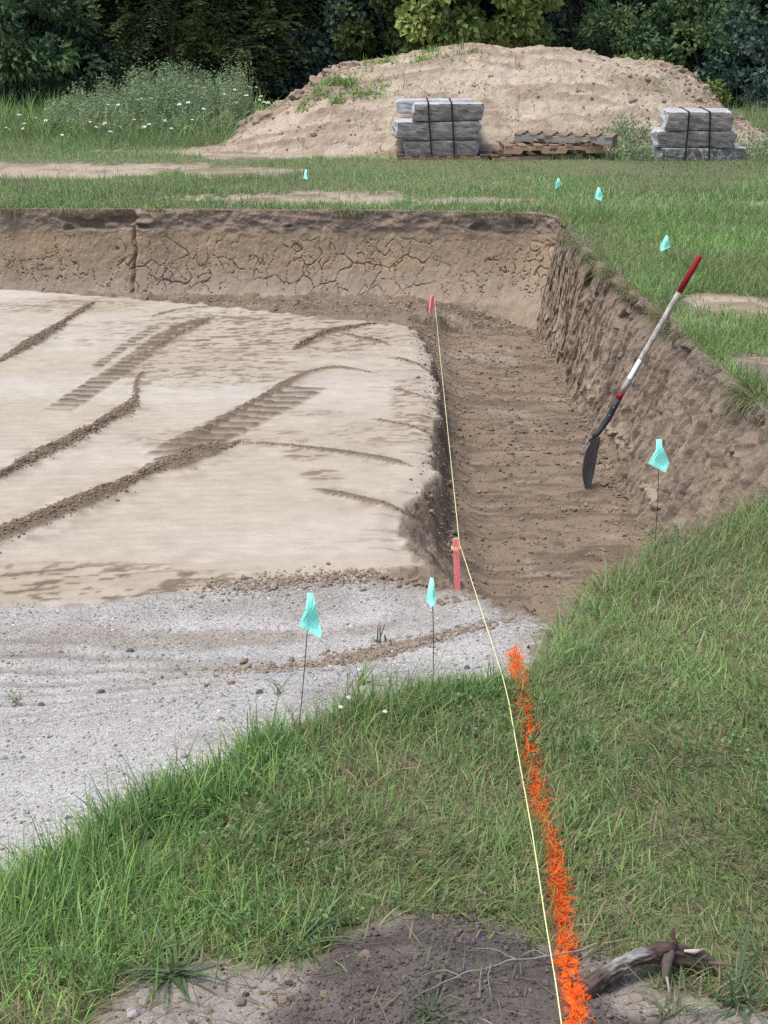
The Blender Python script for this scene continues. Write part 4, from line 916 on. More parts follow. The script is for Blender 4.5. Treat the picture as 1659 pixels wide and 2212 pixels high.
stake('pink painted stake with string tied on at the near end of the trench', (float(sb[0]), float(sb[1]), sz), float(stp[2]), 0.028, .012, .1, float(stp[0] - sb[0]), 1)
fb = P(930, 702, -.85); fz = float(gz(fb[0], fb[1])); ftp = PY(936, 638, fb[1])
stake('pink painted stake at the far end of the trench', (float(fb[0]), float(fb[1]), fz), float(ftp[2]), .036, .022, .5, float(ftp[0] - fb[0]), 1)
tie = PY(985, 1181, sb[1]); pth = [ftp + np.array((.008, -.012, -.01))]
a = pth[0]; b = tie + np.array((.014, -.014, .024))
pth += [a + (b - a) * k / 12 + np.array((0, 0, -.010 * math.sin(math.pi * k / 12))) for k in range(1, 13)]
for turn, dz in enumerate((0.0, -.009)):
    for k in range(9): w_ = 2 * math.pi * k / 8 - .6; pth.append(tie + np.array((.0185 * math.cos(w_) * 1.1, -.0185 * math.sin(w_) * 1.0 * -1, dz)))
gnd = P(1086, 1462, .06); pth += [tie + np.array((.018, -.016, .012))]
s0 = pth[-1]; pth += [s0 + (gnd - s0) * k / 8 for k in range(1, 9)]
for (xx, yy, zz) in [(1100, 1520, .06), (1121, 1640, .075), (1150, 1800, .085), (1180, 2000, .09), (1200, 2120, .10), (1213, 2212, .11), (1236, 2380, .12)]: pth.append(P(xx, yy, zz))
v, f = tube(pth, .0017, 6); o = mk('string_line', v, f, LINE, None, smooth=True); tag(o, 'pale yellow mason string running from the far stake past the near stake to the foreground', 'string')

# ------------------------------------------------------------------ shovel
T = P(1264, 1053, -.90); T[2] = float(gz(T[0], T[1])) - .01
def ray(x, y): u = 1106 - y; d = np.array((x - 829.5, FPX * _c + u * _s, -FPX * _s + u * _c)); return d / np.linalg.norm(d)
E0 = np.array((0, 0, EYE)); rg = ray(1513, 551)
cand = [E0 + rg * t for t in np.arange(5.5, 11, .004)]; dist = np.array([np.linalg.norm(p - T) for p in cand])
SHL = max(1.40, dist.min() + .01)
ok = [p for p, d_ in zip(cand, dist) if d_ <= SHL]; Gp = ok[0] if False else ok[len(ok) // 2]
hv = Gp - T; hv[2] = 0; hv /= np.linalg.norm(hv); pn = np.array((-hv[1], hv[0], 0.0))       # shovel lies in the upright plane through tip and grip
def onplane(x, y): r_ = ray(x, y); t = np.dot(T - E0, pn) / np.dot(r_, pn); return E0 + r_ * t
if abs(np.dot(rg, pn)) < .25: 
    def onplane(x, y):                       # plane nearly edge-on: place by height along the tip-grip line instead
        y0, y1 = 1053, 551; k = (y0 - y) / (y0 - y1); D0 = np.linalg.norm(T - E0); D1 = np.linalg.norm(Gp - E0); return E0 + ray(x, y) * (D0 + (D1 - D0) * k)
FER = onplane(1336, 862); BT = onplane(1274, 948); BAND = onplane(1343, 848); RED = onplane(1467, 632); K1 = onplane(1311, 908); K2 = onplane(1292, 936)
sh = thing('shovel', 'long handled shovel with red grip leaning on the cut bank', 'shovel', T)
HW = m_noise('worn_ash', (.21, .18, .15), (.50, .46, .41), 7, .75, .3, 30, (5, 5, 1)); RP = m_noise('red_paint', (.20, .008, .016), (.30, .014, .026), 12, .5, .1, 60); ST = m_noise('shovel_steel', (.15, .155, .165), (.27, .275, .285), 10, .45, .15, 60); BP = m_noise('black_paint', (.018, .019, .023), (.05, .052, .06), 14, .5, .15, 60)
ST.node_tree.nodes['Principled BSDF'].inputs['Metallic'].default_value = .4
def tb(name, pts, rad, mat, sides=14, par=None): v, f = tube([p - T for p in pts], rad, sides); return mk(name, v, f, mat, par or sh, smooth=True)
hr = .0185
def along(a, b, n, r0, r1): return [a + (b - a) * k / n for k in range(n + 1)], [r0 + (r1 - r0) * k / n for k in range(n + 1)]
p_, r_ = along(BAND, RED, 10, hr * 1.02, hr * .96); hd = tb('handle', p_, r_, HW)
dn = (Gp - RED) / np.linalg.norm(Gp - RED)
tb('grip', [RED, Gp - dn * .02, Gp - dn * .008, Gp - dn * .001, Gp], [hr * .99, hr * .99, hr * .86, hr * .5, .001], RP)
tb('red_band', [FER, BAND], [hr * 1.08, hr * 1.05], RP)
so_ = tb('socket', [K2 * .35 + BT * .65, K2, K1, K1 * .45 + FER * .55, FER], [.013, .0165, .020, .0215, .0205], BP)
for q in (.25, .62):
    c = K1 + (FER - K1) * q + np.array((-.006, -.0195, .004)); v, f = tube([c - T, c - T + np.array((0, -.004, 0))], .004, 8); mk('rivet', v, f, HW, so_)
S0, S1 = (BAND + (RED - BAND) * k_ for k_ in (.14, .33))
e = (S1 - S0); u = e / np.linalg.norm(e); tc = E0 - (S0 + S1) / 2; tc -= u * np.dot(tc, u); tc /= np.linalg.norm(tc); sd_ = np.cross(tc, u); sd_ *= np.sign(sd_[0]); V = []
for k in range(2):
    for w_ in np.linspace(-.95, .55, 7): V.append(S0 + e * k - T + (tc * math.cos(w_) + sd_ * math.sin(w_)) * (hr * 1.05))
F = [(i, i + 1, i + 8, i + 7) for i in range(6)]; mk('paper_label', V, F, NT('label_paper').done((.78, .78, .76), .6), hd)
# blade: curved plate, width axis turned mostly along the line of sight
la = T - BT; Lb = np.linalg.norm(la); la /= Lb; wa = pn - la * np.dot(pn, la); wa /= np.linalg.norm(wa); wv = ray(1268, 1000); 
rightv = np.array((1.0, 0, 0)); rightv -= la * np.dot(rightv, la); rightv /= np.linalg.norm(rightv); back_ = np.cross(la, rightv); back_ *= np.sign(back_[1])
wa = rightv * math.cos(R(58)) + back_ * math.sin(R(58)); na = np.cross(wa, la)
if na[0] < 0: na = -na
V = []; nu, nv = 18, 13
for i in range(nu):
    u = i / (nu - 1); hwd = .105 * min(1, .72 + 2.2 * u) * (1 - max(0, u - .45) ** 2 * 2.9)
    hwd = max(hwd, .012)
    for j in range(nv):
        q = -1 + 2 * j / (nv - 1); V.append((BT - T) + la * (Lb * u) + wa * (hwd * q) + na * (.036 * q * q * (1 - .25 * u) - .016 * math.sin(math.pi * u) - .006 * math.exp(-(q / .16) ** 2) * (u < .45)))
bl = mk('blade', V, grid_faces(nu, nv).tolist(), ST, sh, smooth=True); md = bl.modifiers.new('thick', 'SOLIDIFY'); md.thickness = .0025
v, f = tube([(BT - T) - wa * .085 + na * .02, (BT - T) - wa * .03 + na * .0, (BT - T) + wa * .03, (BT - T) + wa * .085 + na * .02], [.006, .008, .008, .006], 8); mk('foot_step', v, f, ST, bl, smooth=True)

# ------------------------------------------------------------------ lumps: clods, pebbles, crumbs
def ico():
    t = (1 + 5 ** .5) / 2
    v = np.array([(-1, t, 0), (1, t, 0), (-1, -t, 0), (1, -t, 0), (0, -1, t), (0, 1, t), (0, -1, -t), (0, 1, -t), (t, 0, -1), (t, 0, 1), (-t, 0, -1), (-t, 0, 1)], float); v /= np.linalg.norm(v[0])
    f = np.array([(0, 11, 5), (0, 5, 1), (0, 1, 7), (0, 7, 10), (0, 10, 11), (1, 5, 9), (5, 11, 4), (11, 10, 2), (10, 7, 6), (7, 1, 8), (3, 9, 4), (3, 4, 2), (3, 2, 6), (3, 6, 8), (3, 8, 9), (4, 9, 5), (2, 4, 11), (6, 2, 10), (8, 6, 7), (9, 8, 1)])
    return v, f
IV, IF = ico()
OV = np.array([(1, 0, 0), (0, 1, 0), (-1, 0, 0), (0, -1, 0), (0, 0, 1), (0, 0, -1)], float); OF = np.array([(0, 1, 4), (1, 2, 4), (2, 3, 4), (3, 0, 4), (1, 0, 5), (2, 1, 5), (3, 2, 5), (0, 3, 5)])
def lumps(x, y, z, size, col, flat=.75, jit=.28, sink=.35, thr=.0048):
    """crumbs: 20-sided above the threshold size, 8-sided below it"""
    big = size > thr; out = []
    for m, bv, bf in ((big, IV, IF), (~big, OV * 1.15, OF)):
        if not m.any(): continue
        X_, Y_, Z_, S_ = (np.asarray(a)[m] for a in (x, y, z, size)); n = len(X_); nb = len(bv)
        q = rng.normal(0, 1, (n, 4)); q /= np.linalg.norm(q, axis=1)[:, None]; w, a, b, c = q.T
        Rm = np.stack([np.stack([1 - 2 * (b * b + c * c), 2 * (a * b - w * c), 2 * (a * c + w * b)], 1), np.stack([2 * (a * b + w * c), 1 - 2 * (a * a + c * c), 2 * (b * c - w * a)], 1), np.stack([2 * (a * c - w * b), 2 * (b * c + w * a), 1 - 2 * (a * a + b * b)], 1)], 1)
        v = bv[None] * (1 + rng.uniform(-jit, jit, (n, nb, 1))) * (np.stack([np.ones(n), rng.uniform(.65, 1, n), rng.uniform(.55, 1, n)], 1)[:, None])
        v = np.einsum('nij,nkj->nki', Rm, v); v[..., 2] *= flat; v = v * S_[:, None, None] + np.stack([X_, Y_, Z_ + S_ * (flat - sink)], 1)[:, None]
        out.append((v.reshape(-1, 3), (bf[None] + (np.arange(n) * nb)[:, None, None]).reshape(-1, 3), np.repeat(col[m], nb, 0)))
    return merge(out)
def stuff(name, parts, label, cat, mat=CLOD):
    v, f, c = merge(parts); o = link(name, fast_mesh(name, v, f, c, False), mat); return tag(o, label, cat, kind='stuff')
def shades(n, base, lo=.7, hi=1.25): return np.array(base) * rng.uniform(lo, hi, (n, 1))
# crumbs of dark topsoil in the foreground
n = 26000; x = rng.uniform(-.75, .95, n); y = rng.uniform(2.25, 3.1, n); it = ground_sample(x, y); k = (rng.random(n) < it(MK['dark']) * (.25 + .75 * sst(-.2, .3, fbm(x * 6, y * 6, 600, 3))) + .05 * it(MK['soil'])); x, y = x[k], y[k]; n = len(x)
cr = [lumps(x, y, gz(x, y), rng.gamma(1.3, .0016, n) + .0010, shades(n, (.10, .085, .076), .7, 1.5))]
stuff('soil_crumbs', cr, 'dark crumbly topsoil heap in the foreground left of the orange line', 'soil')
# orange crumbs where the spray crosses bare soil
q = rng.integers(0, len(ORL), 2000); x = ORL[q, 0] + rng.normal(0, .5, 2000) * .026; y = ORL[q, 1] + rng.normal(0, .01, 2000); k = (sdf(x, y, SOILPATCH) < .03) & (y > 2.25); x, y = x[k], y[k]; n = len(x)
stuff('painted_crumbs', [lumps(x, y, gz(x, y), rng.gamma(1.6, .0022, n) + .0015, shades(n, (.86, .15, .016), .7, 1.1), .6)], 'orange sprayed soil crumbs at the near end of the painted line', 'paint line')
# loose crumbs of soil along the windrows, pad edge and trench
cr = []
for k_, (pp, h, w) in enumerate(RIDGES):
    e, _ = resample(smooth_line(PLP(pp), 2), .01); m = int(len(e) * (24 if h > .03 else 3)); q = rng.integers(0, len(e), m); uu = q / len(e); tpr = np.clip(np.minimum(uu * 7 + (k_ in (1, 3)), (1 - uu) * 7), .2, 1); sp = rng.normal(0, 1, (m, 2)) * (w * .62 * tpr * (.8 + .6 * vn(q * .03, q * 0 + k_, 62)))[:, None]
    x = e[q, 0] + sp[:, 0]; y = e[q, 1] + sp[:, 1]; cr.append(lumps(x, y, gz(x, y), rng.gamma(1.4, .0019, m) * (.6 if h < .03 else 1) + .0011, shades(m, C_DIRT * 1.3, .75, 1.35)))
e, _ = resample(TOE[:6], .02); m = 3600; q = rng.integers(0, len(e), m); x = e[q, 0] - np.abs(rng.normal(0, .09, m)) + .05; y = e[q, 1] + rng.normal(0, .04, m); cr.append(lumps(x, y, gz(x, y), rng.gamma(1.5, .0022, m) + .0012, shades(m, (.205, .16, .118), .75, 1.35), thr=.008))
e, _ = resample(r_toe, .02); m = 2600; q = rng.integers(0, len(e), m); x = e[q, 0] - np.abs(rng.normal(0, .07, m)) + .05; y = e[q, 1] + rng.normal(0, .04, m); cr.append(lumps(x, y, gz(x, y), rng.gamma(1.3, .004, m) + .002, shades(m, (.22, .175, .128), .7, 1.4), thr=.008))
e, _ = resample(far_toe, .02); m = 2600; q = rng.integers(0, len(e), m); x = e[q, 0] + rng.normal(0, .04, m); y = e[q, 1] - np.abs(rng.normal(0, .14, m)) - .02; cr.append(lumps(x, y, gz(x, y), rng.gamma(1.3, .0035, m) + .002, shades(m, (.22, .17, .122), .7, 1.4), thr=.008))
m = 5500; x = rng.uniform(.35, 1.5, m); y = rng.uniform(6, 12.7, m); cr.append(lumps(x, y, gz(x, y), rng.gamma(1.3, .0030, m) + .0015, shades(m, C_TRENCH, .65, 1.3), thr=.008))
e, _ = resample(G1, .02); m = 1500; q = rng.integers(0, len(e) // 3, m); x = e[q, 0] + rng.normal(0, .06, m); y = e[q, 1] + rng.normal(0, .05, m); cr.append(lumps(x, y, gz(x, y), rng.gamma(1.5, .0022, m) + .001, shades(m, (.26, .205, .155), .75, 1.3)))
q0 = P(800, 1372, -.2); m = 1500; x = q0[0] + rng.normal(-.05, .28, m); y = q0[1] + rng.normal(0, .07, m); cr.append(lumps(x, y, gz(x, y), rng.gamma(2, .0022, m) + .0015, shades(m, (.25, .195, .15), .7, 1.3)))
# crumbs at the rims of the mound
m = 3500; x = np.concatenate([rng.uniform(-3.0, -.3, 1200), rng.uniform(2.4, 5.2, 2300)]); y = rng.uniform(17.3, 19.6, m); zt, tt, _, rm, _ = mound_z(x, y); k = rng.random(m) < np.clip(rm, 0, 1) * .9 + .12; x, y, zt = x[k], y[k], zt[k]; m = len(x)
cr.append(lumps(x, y, zt, rng.gamma(1.4, .008, m) + .004, shades(m, (.27, .208, .15), .75, 1.4), thr=.02))
m = 2200; x = rng.uniform(-3.4, 5.6, m); y = rng.uniform(17.0, 19.4, m); zt = mound_z(x, y)[0]; cr.append(lumps(x, y, zt, rng.gamma(1.5, .0045, m) + .003, shades(m, (.42, .32, .24), .75, 1.2), thr=.02))
stuff('loose_soil', cr, 'loose brown soil crumbs along the windrows, trench and mound', 'soil')
# gravel
n = 44000; x = rng.uniform(-2.6, .75, n); y = rng.uniform(2.6, 6.2, n); it = ground_sample(x, y); k = (rng.random(n) < it(MK['grav']) * (.35 + .65 * sst(-.3, .4, fbm(x * 2, y * 2, 620, 3)))) & (it(MK['ip']) < .06) & (np.abs(x) < .3 * y + .4); x, y = x[k], y[k]; n = len(x)
tone = rng.random(n); c = np.where((tone < .42)[:, None], (.17, .165, .16), np.where((tone < .85)[:, None], (.33, .32, .31), (.48, .48, .48))) * rng.uniform(.7, 1.2, (n, 1))
m = 5200; xg = rng.uniform(-2.4, .7, m); yg = rng.uniform(2.7, 6.0, m); it = ground_sample(xg, yg); k = (it(MK['grav']) > .6) & (rng.random(m) < .35 + .6 * sst(-.2, .4, fbm(xg * 2.3, yg * 3, 622, 3))); xg, yg = xg[k], yg[k]; m = len(xg)
PC = np.array([(.22, .21, .20), (.30, .285, .265), (.40, .39, .375), (.25, .205, .165), (.50, .49, .475)])
stuff('gravel', [lumps(xg, yg, gz(xg, yg), rng.gamma(2.0, .0012, m) + .0018, PC[rng.integers(0, 5, m)] * rng.uniform(.75, 1.15, (m, 1)), .6, .28, .45), lumps(x, y, gz(x, y), rng.gamma(1.7, .0012, n) + .0012, c, .55)], 'pale limestone gravel chips left of the grass', 'gravel')

# single clods and stones one can pick out
def clod_mesh(seed, sub=2, jag=.35):
    bm = bmesh.new(); bmesh.ops.create_icosphere(bm, subdivisions=sub, radius=1.0); o = Vector((seed * 5.1, seed * 2.3, seed))
    for v in bm.verts: v.co *= 1 + jag * mn.noise(v.co * 1.3 + o) + jag * .6 * mn.noise(v.co * 3.2 + o); 
    for v in bm.verts: v.co.z *= .72
    me = bpy.data.meshes.new('clod'); bm.to_mesh(me); bm.free(); at = me.attributes.new('Col', 'FLOAT_COLOR', 'POINT'); return me
def tint(me, c): a = np.ones((len(me.vertices), 4), np.float32); a[:, :3] = c; me.attributes['Col'].data.foreach_set('color', a.ravel()); me.materials.append(CLOD); return me
CL = [tint(clod_mesh(i), (.23 + .03 * (i % 3), .178 + .024 * (i % 3), .132 + .018 * (i % 3))) for i in range(7)]
def put(name, me, x, y, z, r, label, cat, group):
    o = bpy.data.objects.new(name, me); COL.objects.link(o); o.location = (float(x), float(y), float(z)); o.rotation_euler = (random.uniform(-.4, .4), random.uniform(-.4, .4), random.uniform(0, 6.28)); o.scale = (r * random.uniform(.85, 1.25), r * random.uniform(.8, 1.1), r * random.uniform(.75, 1.05)); return tag(o, label, cat, group)
rl = resample(PL([(575, 1275), (640, 1262), (700, 1255), (760, 1250), (820, 1252), (880, 1262), (915, 1272)], -.47), .013)[0]
for i in range(90):
    p = rl[min(len(rl) - 1, int(len(rl) * (i + random.random()) / 90))]; x, y = p[0] + random.gauss(0, .012), p[1] + random.gauss(0, .02); r = random.choice((.005, .007, .009, .012, .016))
    put('soil_clod', CL[i % 7], x, y, gz(x, y) + r * .35, r, 'fist sized dry soil clod in the crumbled ridge between pad and gravel', 'clod', 'soil clods in the ridge at the near edge of the pad')
for i in range(26):
    p = P(random.uniform(950, 1040), random.uniform(1290, 1318), -.38); r = random.choice((.006, .008, .012, .018)); put('soil_clod', CL[i % 7], p[0], p[1], gz(p[0], p[1]) + r * .3, r, 'dry soil clod in the crumbled heap at the foot of the near pink stake', 'clod', 'soil clods round the near stake')
MCL = [tint(clod_mesh(20 + i, 3, .45), (.30 - .04 * (i % 3), .225 - .03 * (i % 3), .165 - .02 * (i % 3))) for i in range(5)]
def on_mound(px, py):
    Yc = RY + .1
    for _ in range(60):
        q = PY(px, py, Yc)
        if mz(q[0], Yc) < q[2]: return q[0], Yc, max(mz(q[0], Yc), q[2] - .12)
        Yc -= .05
    return q[0], Yc, q[2]
for i, (px, py, r, lab) in enumerate([(1438, 148, .06, 'small brown earth lump at the left end of the right rim lumps'), (1465, 150, .085, 'largest brown earth lump on the skyline of the right rim'), (1496, 164, .08, 'second earth lump on the right skyline, right of the largest'), (1478, 180, .06, 'earth lump just below the two large ones on the right rim'), (1522, 186, .055, 'earth lump at the right shoulder of the mound skyline'), (1540, 222, .06, 'lowest earth lump on the steep right side of the mound')]):
    x, y, z = on_mound(px, py); put('earth_lump', MCL[i % 5], x, y, z, r, lab, 'earth lump', 'earth lumps on the right rim of the mound')
for (px, py, r, lab) in [(1268, 118, .13, 'square sod clump on the crest of the mound, right of centre'), (755, 146, .16, 'long dark sod clump at the upper left rim of the mound'), (715, 158, .10, 'small sod clump just below the long one on the left rim of the mound'), (690, 178, .12, 'rough earth lump on the steep left rim of the mound'), (645, 207, .13, 'earth lump half way down the left rim of the mound'), (572, 254, .16, 'grassy sod clump at the left foot of the mound beside the weeds'), (525, 268, .10, 'small sod clump at the very left end of the mound'), (1203, 288, .045, 'small round clod low on the middle of the mound above the pallets'), (1080, 295, .04, 'dark flat clod low on the mound left of the pallets')]:
    x, y, z = on_mound(px, py); put('sod_clump', MCL[random.randrange(5)], x, y, z, r, lab, 'sod clump', 'sod clumps and clods on the mound')
PB = {'white': tint(clod_mesh(41, 2, .5), (.44, .42, .40)), 'dark': tint(clod_mesh(42, 2, .2), (.10, .10, .105)), 'brown': tint(clod_mesh(43, 2, .2), (.22, .12, .09))}
for (px, py, zz, r, cn, lab) in [(648, 1332, -.2, .017, 'white', 'white pebble just left of the largest turquoise flag'), (212, 1412, -.2, .014, 'dark', 'dark rounded pebble on the gravel at the left'), (275, 1333, -.3, .016, 'dark', 'dark pebble near the pad edge at the left'), (578, 1418, -.1, .012, 'white', 'small white pebble left of the largest flag wire'), (498, 1410, -.1, .013, 'brown', 'red brown fragment lying on the gravel'), (80, 1425, -.18, .013, 'dark', 'flat dark pebble at the far left of the gravel'), (560, 1472, -.05, .012, 'dark', 'small dark pebble left of the flag wire by the grass'), (1010, 1425, 0, .012, 'dark', 'dark pebble beside the string where grass begins'), (285, 2195, 0, .016, 'white', 'pale stone at the bottom edge in the dry soil'), (1360, 992 + 60, -.9, .03, 'white', 'pale stone at the foot of the bank right of the shovel blade'), (20, 602, 0, .0, 'white', '')]:
    if r == 0: continue
    p = P(px, py, zz); put('pebble', PB[cn], p[0], p[1], gz(p[0], p[1]) + r * .3, r, lab, 'pebble', 'pebbles one can pick out')
for (px, py, r, lab) in [(520, 2170, .014, 'largest dark crumb on the pale soil at the bottom left'), (610, 2165, .010, 'dark crumb on the pale soil nearest the seedling'), (450, 2190, .011, 'dark crumb at the lower left of the pale soil'), (585, 2120, .008, 'small dark crumb at the top of the pale soil patch'), (790, 2095, .016, 'pale grey clod at the upper left of the dark soil heap'), (700, 2165, .012, 'clod at the left foot of the dark soil heap')]:
    if r: p = P(px, py, 0); put('soil_clod', MCL[random.randrange(5)], p[0], p[1], gz(p[0], p[1]) + r * .2, r, lab, 'clod', 'dark clods on the pale soil patch')

# ------------------------------------------------------------------ broken root in the foreground
def m_log():
    t = NT('root_bark'); c = t.mix(1.0, t.attr('Col'), t.ramp(t.noise(28, 6, .65, mapping=(.35, 1, 1)), [(.25, .6), (.75, 1.3)]), 'MULTIPLY')
    return t.done(c, .9, t.bump(t.noise(40, 6, .7, mapping=(.3, 1, 1)), .9, .01))
LOG = m_log()
rp = [(1240, 2172, .0, .017), (1262, 2146, .020, .021), (1290, 2118, .038, .0215), (1325, 2090, .052, .020), (1370, 2070, .062, .019), (1410, 2062, .066, .020), (1442, 2060, .066, .025), (1475, 2064, .060, .024), (1510, 2074, .046, .023), (1536, 2084, .035, .019)]
L0 = P(1390, 2100, 0); rt_ = thing('broken_root', 'thick curved broken tree root lying on the soil right of the orange line', 'root', (L0[0], L0[1], 0))
pts = np.array([P(a, b, c) for a, b, c, _ in rp]); sm_p = resample(smooth_line(np.concatenate([pts, np.array([[r[3]] for r in rp])], 1), 3), .004)[0]
SD = 26; O0 = np.array((L0[0], L0[1], 0)); v, f = tube([p[:3] - O0 for p in sm_p], list(sm_p[:, 3]), SD, True, .0)
v = [Vector(p) for p in v]; nv_ = []; cols = []; arc = 0
for i, p in enumerate(v):
    ring = i // SD; ang = (i % SD) / SD * 6.283; cc = Vector((sm_p[ring][:3] - O0).tolist()); al = ring * .004
    q = Vector((al * 14, math.cos(ang) * 1.6, math.sin(ang) * 1.6)); rid = mn.noise(q) * .30 + mn.noise(q * 2.3 + Vector((4, 0, 0))) * .20 + mn.noise(Vector((al * 70, math.cos(ang) * 5, math.sin(ang) * 5))) * .16
    bend = Vector((0, mn.noise(Vector((al * 9, 3, 1))) * .006, mn.noise(Vector((al * 11, 7, 2))) * .007))
    nv_.append(cc + (p - cc) * (1 + rid) + bend)
    up = (p.z - cc.z) / sm_p[ring][3]; fr = ring / len(sm_p); st_ = mn.noise(Vector((al * 25, math.cos(ang) * 6, math.sin(ang) * 6)))
    b = np.array((.070, .050, .040)) * (1 + .8 * st_); g = np.array((.24, .222, .21)) * (1 + .5 * mn.noise(Vector((al * 60, math.cos(ang) * 12, math.sin(ang) * 12))))
    w_ = float(np.clip((up - .45) * 1.8 + 2.2 * st_, 0, 1)) * float(sst(.2, .34, fr) * (1 - sst(.5, .62, fr)) + .06); c = b * (1 - w_) + g * w_
    if fr < .10 + .05 * st_: c = np.array((.78, .10, .012))
    cols.append(np.clip(c, .01, 1))
mk('root_body', nv_, f, LOG, rt_, np.array(cols), False)
def lp(x, y, z): return P(x, y, z) - np.array((L0[0], L0[1], 0))
def bit(name, pts_, rad, col):
    v, f = tube([lp(*p) for p in pts_], rad, 9, True, .3, len(name)); mk(name, v, f, LOG, rt_, np.tile(col, (len(v), 1)), True)
bit('side_stub', [(1448, 2055, .085), (1440, 2080, .07), (1436, 2110, .045), (1438, 2125, .03)], [.014, .012, .007, .004], (.11, .09, .078))
bit('knot', [(1425, 2062, .075), (1432, 2050, .088), (1442, 2046, .094), (1456, 2050, .088)], [.014, .013, .012, .008], (.085, .056, .046))
bit('knot', [(1452, 2052, .085), (1458, 2034, .105), (1450, 2018, .118), (1456, 2004, .13)], [.007, .005, .006, .003], (.085, .05, .042))
bit('split_wood', [(1478, 2054, .085), (1500, 2056, .082), (1522, 2050, .084)], [.003, .006, .001], (.48, .40, .30))
bit('rootlet', [(1530, 2080, .05), (1570, 2082, .05), (1610, 2098, .04)], [.006, .004, .0015], (.13, .10, .08))
bit('rootlet', [(1536, 2082, .045), (1560, 2105, .03), (1590, 2130, .02)], [.006, .004, .0015], (.13, .10, .08))
bit('rootlet', [(1440, 2110, .05), (1445, 2135, .035), (1446, 2160, .02)], [.004, .003, .001], (.30, .27, .24))
tw = thing('thin_root', 'thin pale rootlet stretching over the dark soil left of the orange line', 'root', P(1080, 2140, 0)); TW0 = P(1080, 2140, 0)
TWM = m_noise('pale_root', (.14, .14, .115), (.27, .265, .22), 30, .85, .3, 120)
def twig(name, pts_, r0, r1):
    q = smooth_line(np.array([np.append(P(a, b, 0)[:2], c) for a, b, c in pts_]), 2); q[:, 2] += gz(q[:, 0], q[:, 1]); n = len(q)
    v, f = tube([p - np.append(TW0[:2], 0) for p in q], [r0 + (r1 - r0) * k / (n - 1) for k in range(n)], 6); mk(name, v, f, TWM, tw, smooth=True)
twig('main_strand', [(1290, 2062, .03), (1240, 2080, .03), (1180, 2098, .025), (1110, 2112, .03), (1060, 2132, .02), (990, 2152, .025), (930, 2172, .012), (890, 2190, .008)], .0030, .0012)
for a in ([(1112, 2112, .03), (1080, 2098, .03), (1040, 2090, .02), (1010, 2092, .01)], [(1060, 2130, .03), (1050, 2160, .02), (1062, 2190, .01)], [(1040, 2138, .03), (1035, 2165, .02), (1036, 2185, .01)], [(1180, 2098, .03), (1150, 2080, .025), (1125, 2085, .012)], [(990, 2152, .025), (950, 2140, .02), (915, 2148, .01)]): twig('side_strand', a, .0017, .0008)

# ------------------------------------------------------------------ small plants
def tuft(name, label, px, py, zz, cnt, Lm, Wd, cols, lean=.9, cat='plant', group=None, curl=.8):
    p = P(px, py, zz); x = rng.normal(0, .012, cnt); y = rng.normal(0, .012, cnt); n = cnt; gz0 = float(gz(p[0], p[1]))
    c = np.array(cols)[rng.integers(0, len(cols), n)] * rng.uniform(.8, 1.2, (n, 1)); v, f, c = blades(x, y, np.zeros(n) - .004, rng.gamma(9, Lm / 9, n), rng.uniform(.7, 1.2, n) * Wd, rng.uniform(0, 6.28, n), np.abs(rng.normal(lean, .3, n)), rng.normal(curl, .35, n), c, 4)
    o = link(name, fast_mesh(name, v, f, c, True), GRASS); o.location = (float(p[0]), float(p[1]), gz0); return tag(o, label, cat, group)
CG = [(.115, .18, .075), (.095, .155, .068), (.15, .21, .09)]
tuft('crabgrass_tuft', 'dark spreading crabgrass rosette at the top left of the soil heap', 640, 2040, 0, 95, .15, .008, CG, 1.1, 'grass tuft', 'crabgrass tufts')
tuft('crabgrass_tuft', 'dark crabgrass clump at the edge of the pale soil, bottom left', 370, 2110, 0, 80, .14, .008, CG, 1.0, 'grass tuft', 'crabgrass tufts')
tuft('crabgrass_tuft', 'bluish grass clump below the broken root at the bottom right', 1590, 2170, 0, 60, .12, .006, [(.10, .16, .08)], .8, 'grass tuft', 'crabgrass tufts')
tuft('crabgrass_tuft', 'pale grass sprig under the broken root near the bottom edge', 1450, 2195, 0, 36, .08, .004, [(.16, .2, .10)], .8, 'grass tuft', 'crabgrass tufts')
tuft('crabgrass_tuft', 'thin green grass sprig at the bottom edge of the dark soil heap', 935, 2210, 0, 30, .12, .004, [(.12, .17, .08)], .9, 'grass tuft', 'crabgrass tufts')
tuft('grass_sprig', 'small green sprig on the gravel at the far left', 22, 1418, -.2, 16, .07, .005, CG, .6, 'grass tuft', 'sprigs on the gravel')
tuft('grass_sprig', 'upright green leaf sprig on the gravel left of the narrow flag', 818, 1335, -.2, 5, .10, .009, CG, .2, 'grass tuft', 'sprigs on the gravel', .2)
tuft('grass_sprig', 'thin sprig on the gravel beside the largest flag wire', 605, 1490, -.05, 12, .09, .004, CG, .4, 'grass tuft', 'sprigs on the gravel')
tuft('grass_sprig', 'green sprig at the grass edge below the narrow flag', 775, 1490, -.05, 16, .11, .006, [(.15, .24, .06)], .4, 'grass tuft', 'sprigs on the gravel')
tuft('seedling', 'two leaved green seedling on the pale soil left of the heap', 600, 2150, 0, 3, .045, .012, [(.12, .2, .07)], 1.1, 'seedling', 'seedlings on the bare soil', .2)
tuft('seedling', 'yellowish seedling on top of the dark soil heap', 1235 - 170, 2050, 0, 4, .06, .007, [(.2, .22, .07)], .7, 'seedling', 'seedlings on the bare soil', .3)
tuft('seedling', 'young green blade pair left of the orange line on the soil heap', 1145, 2062, 0, 4, .05, .006, [(.15, .23, .07)], .4, 'seedling', 'seedlings on the bare soil', .3)
tuft('broad_blade', 'single wide bright blade standing in the left lawn', 400, 1925, 0, 1, .13, .012, [(.16, .27, .06)], .05, 'grass blade', None, .1)
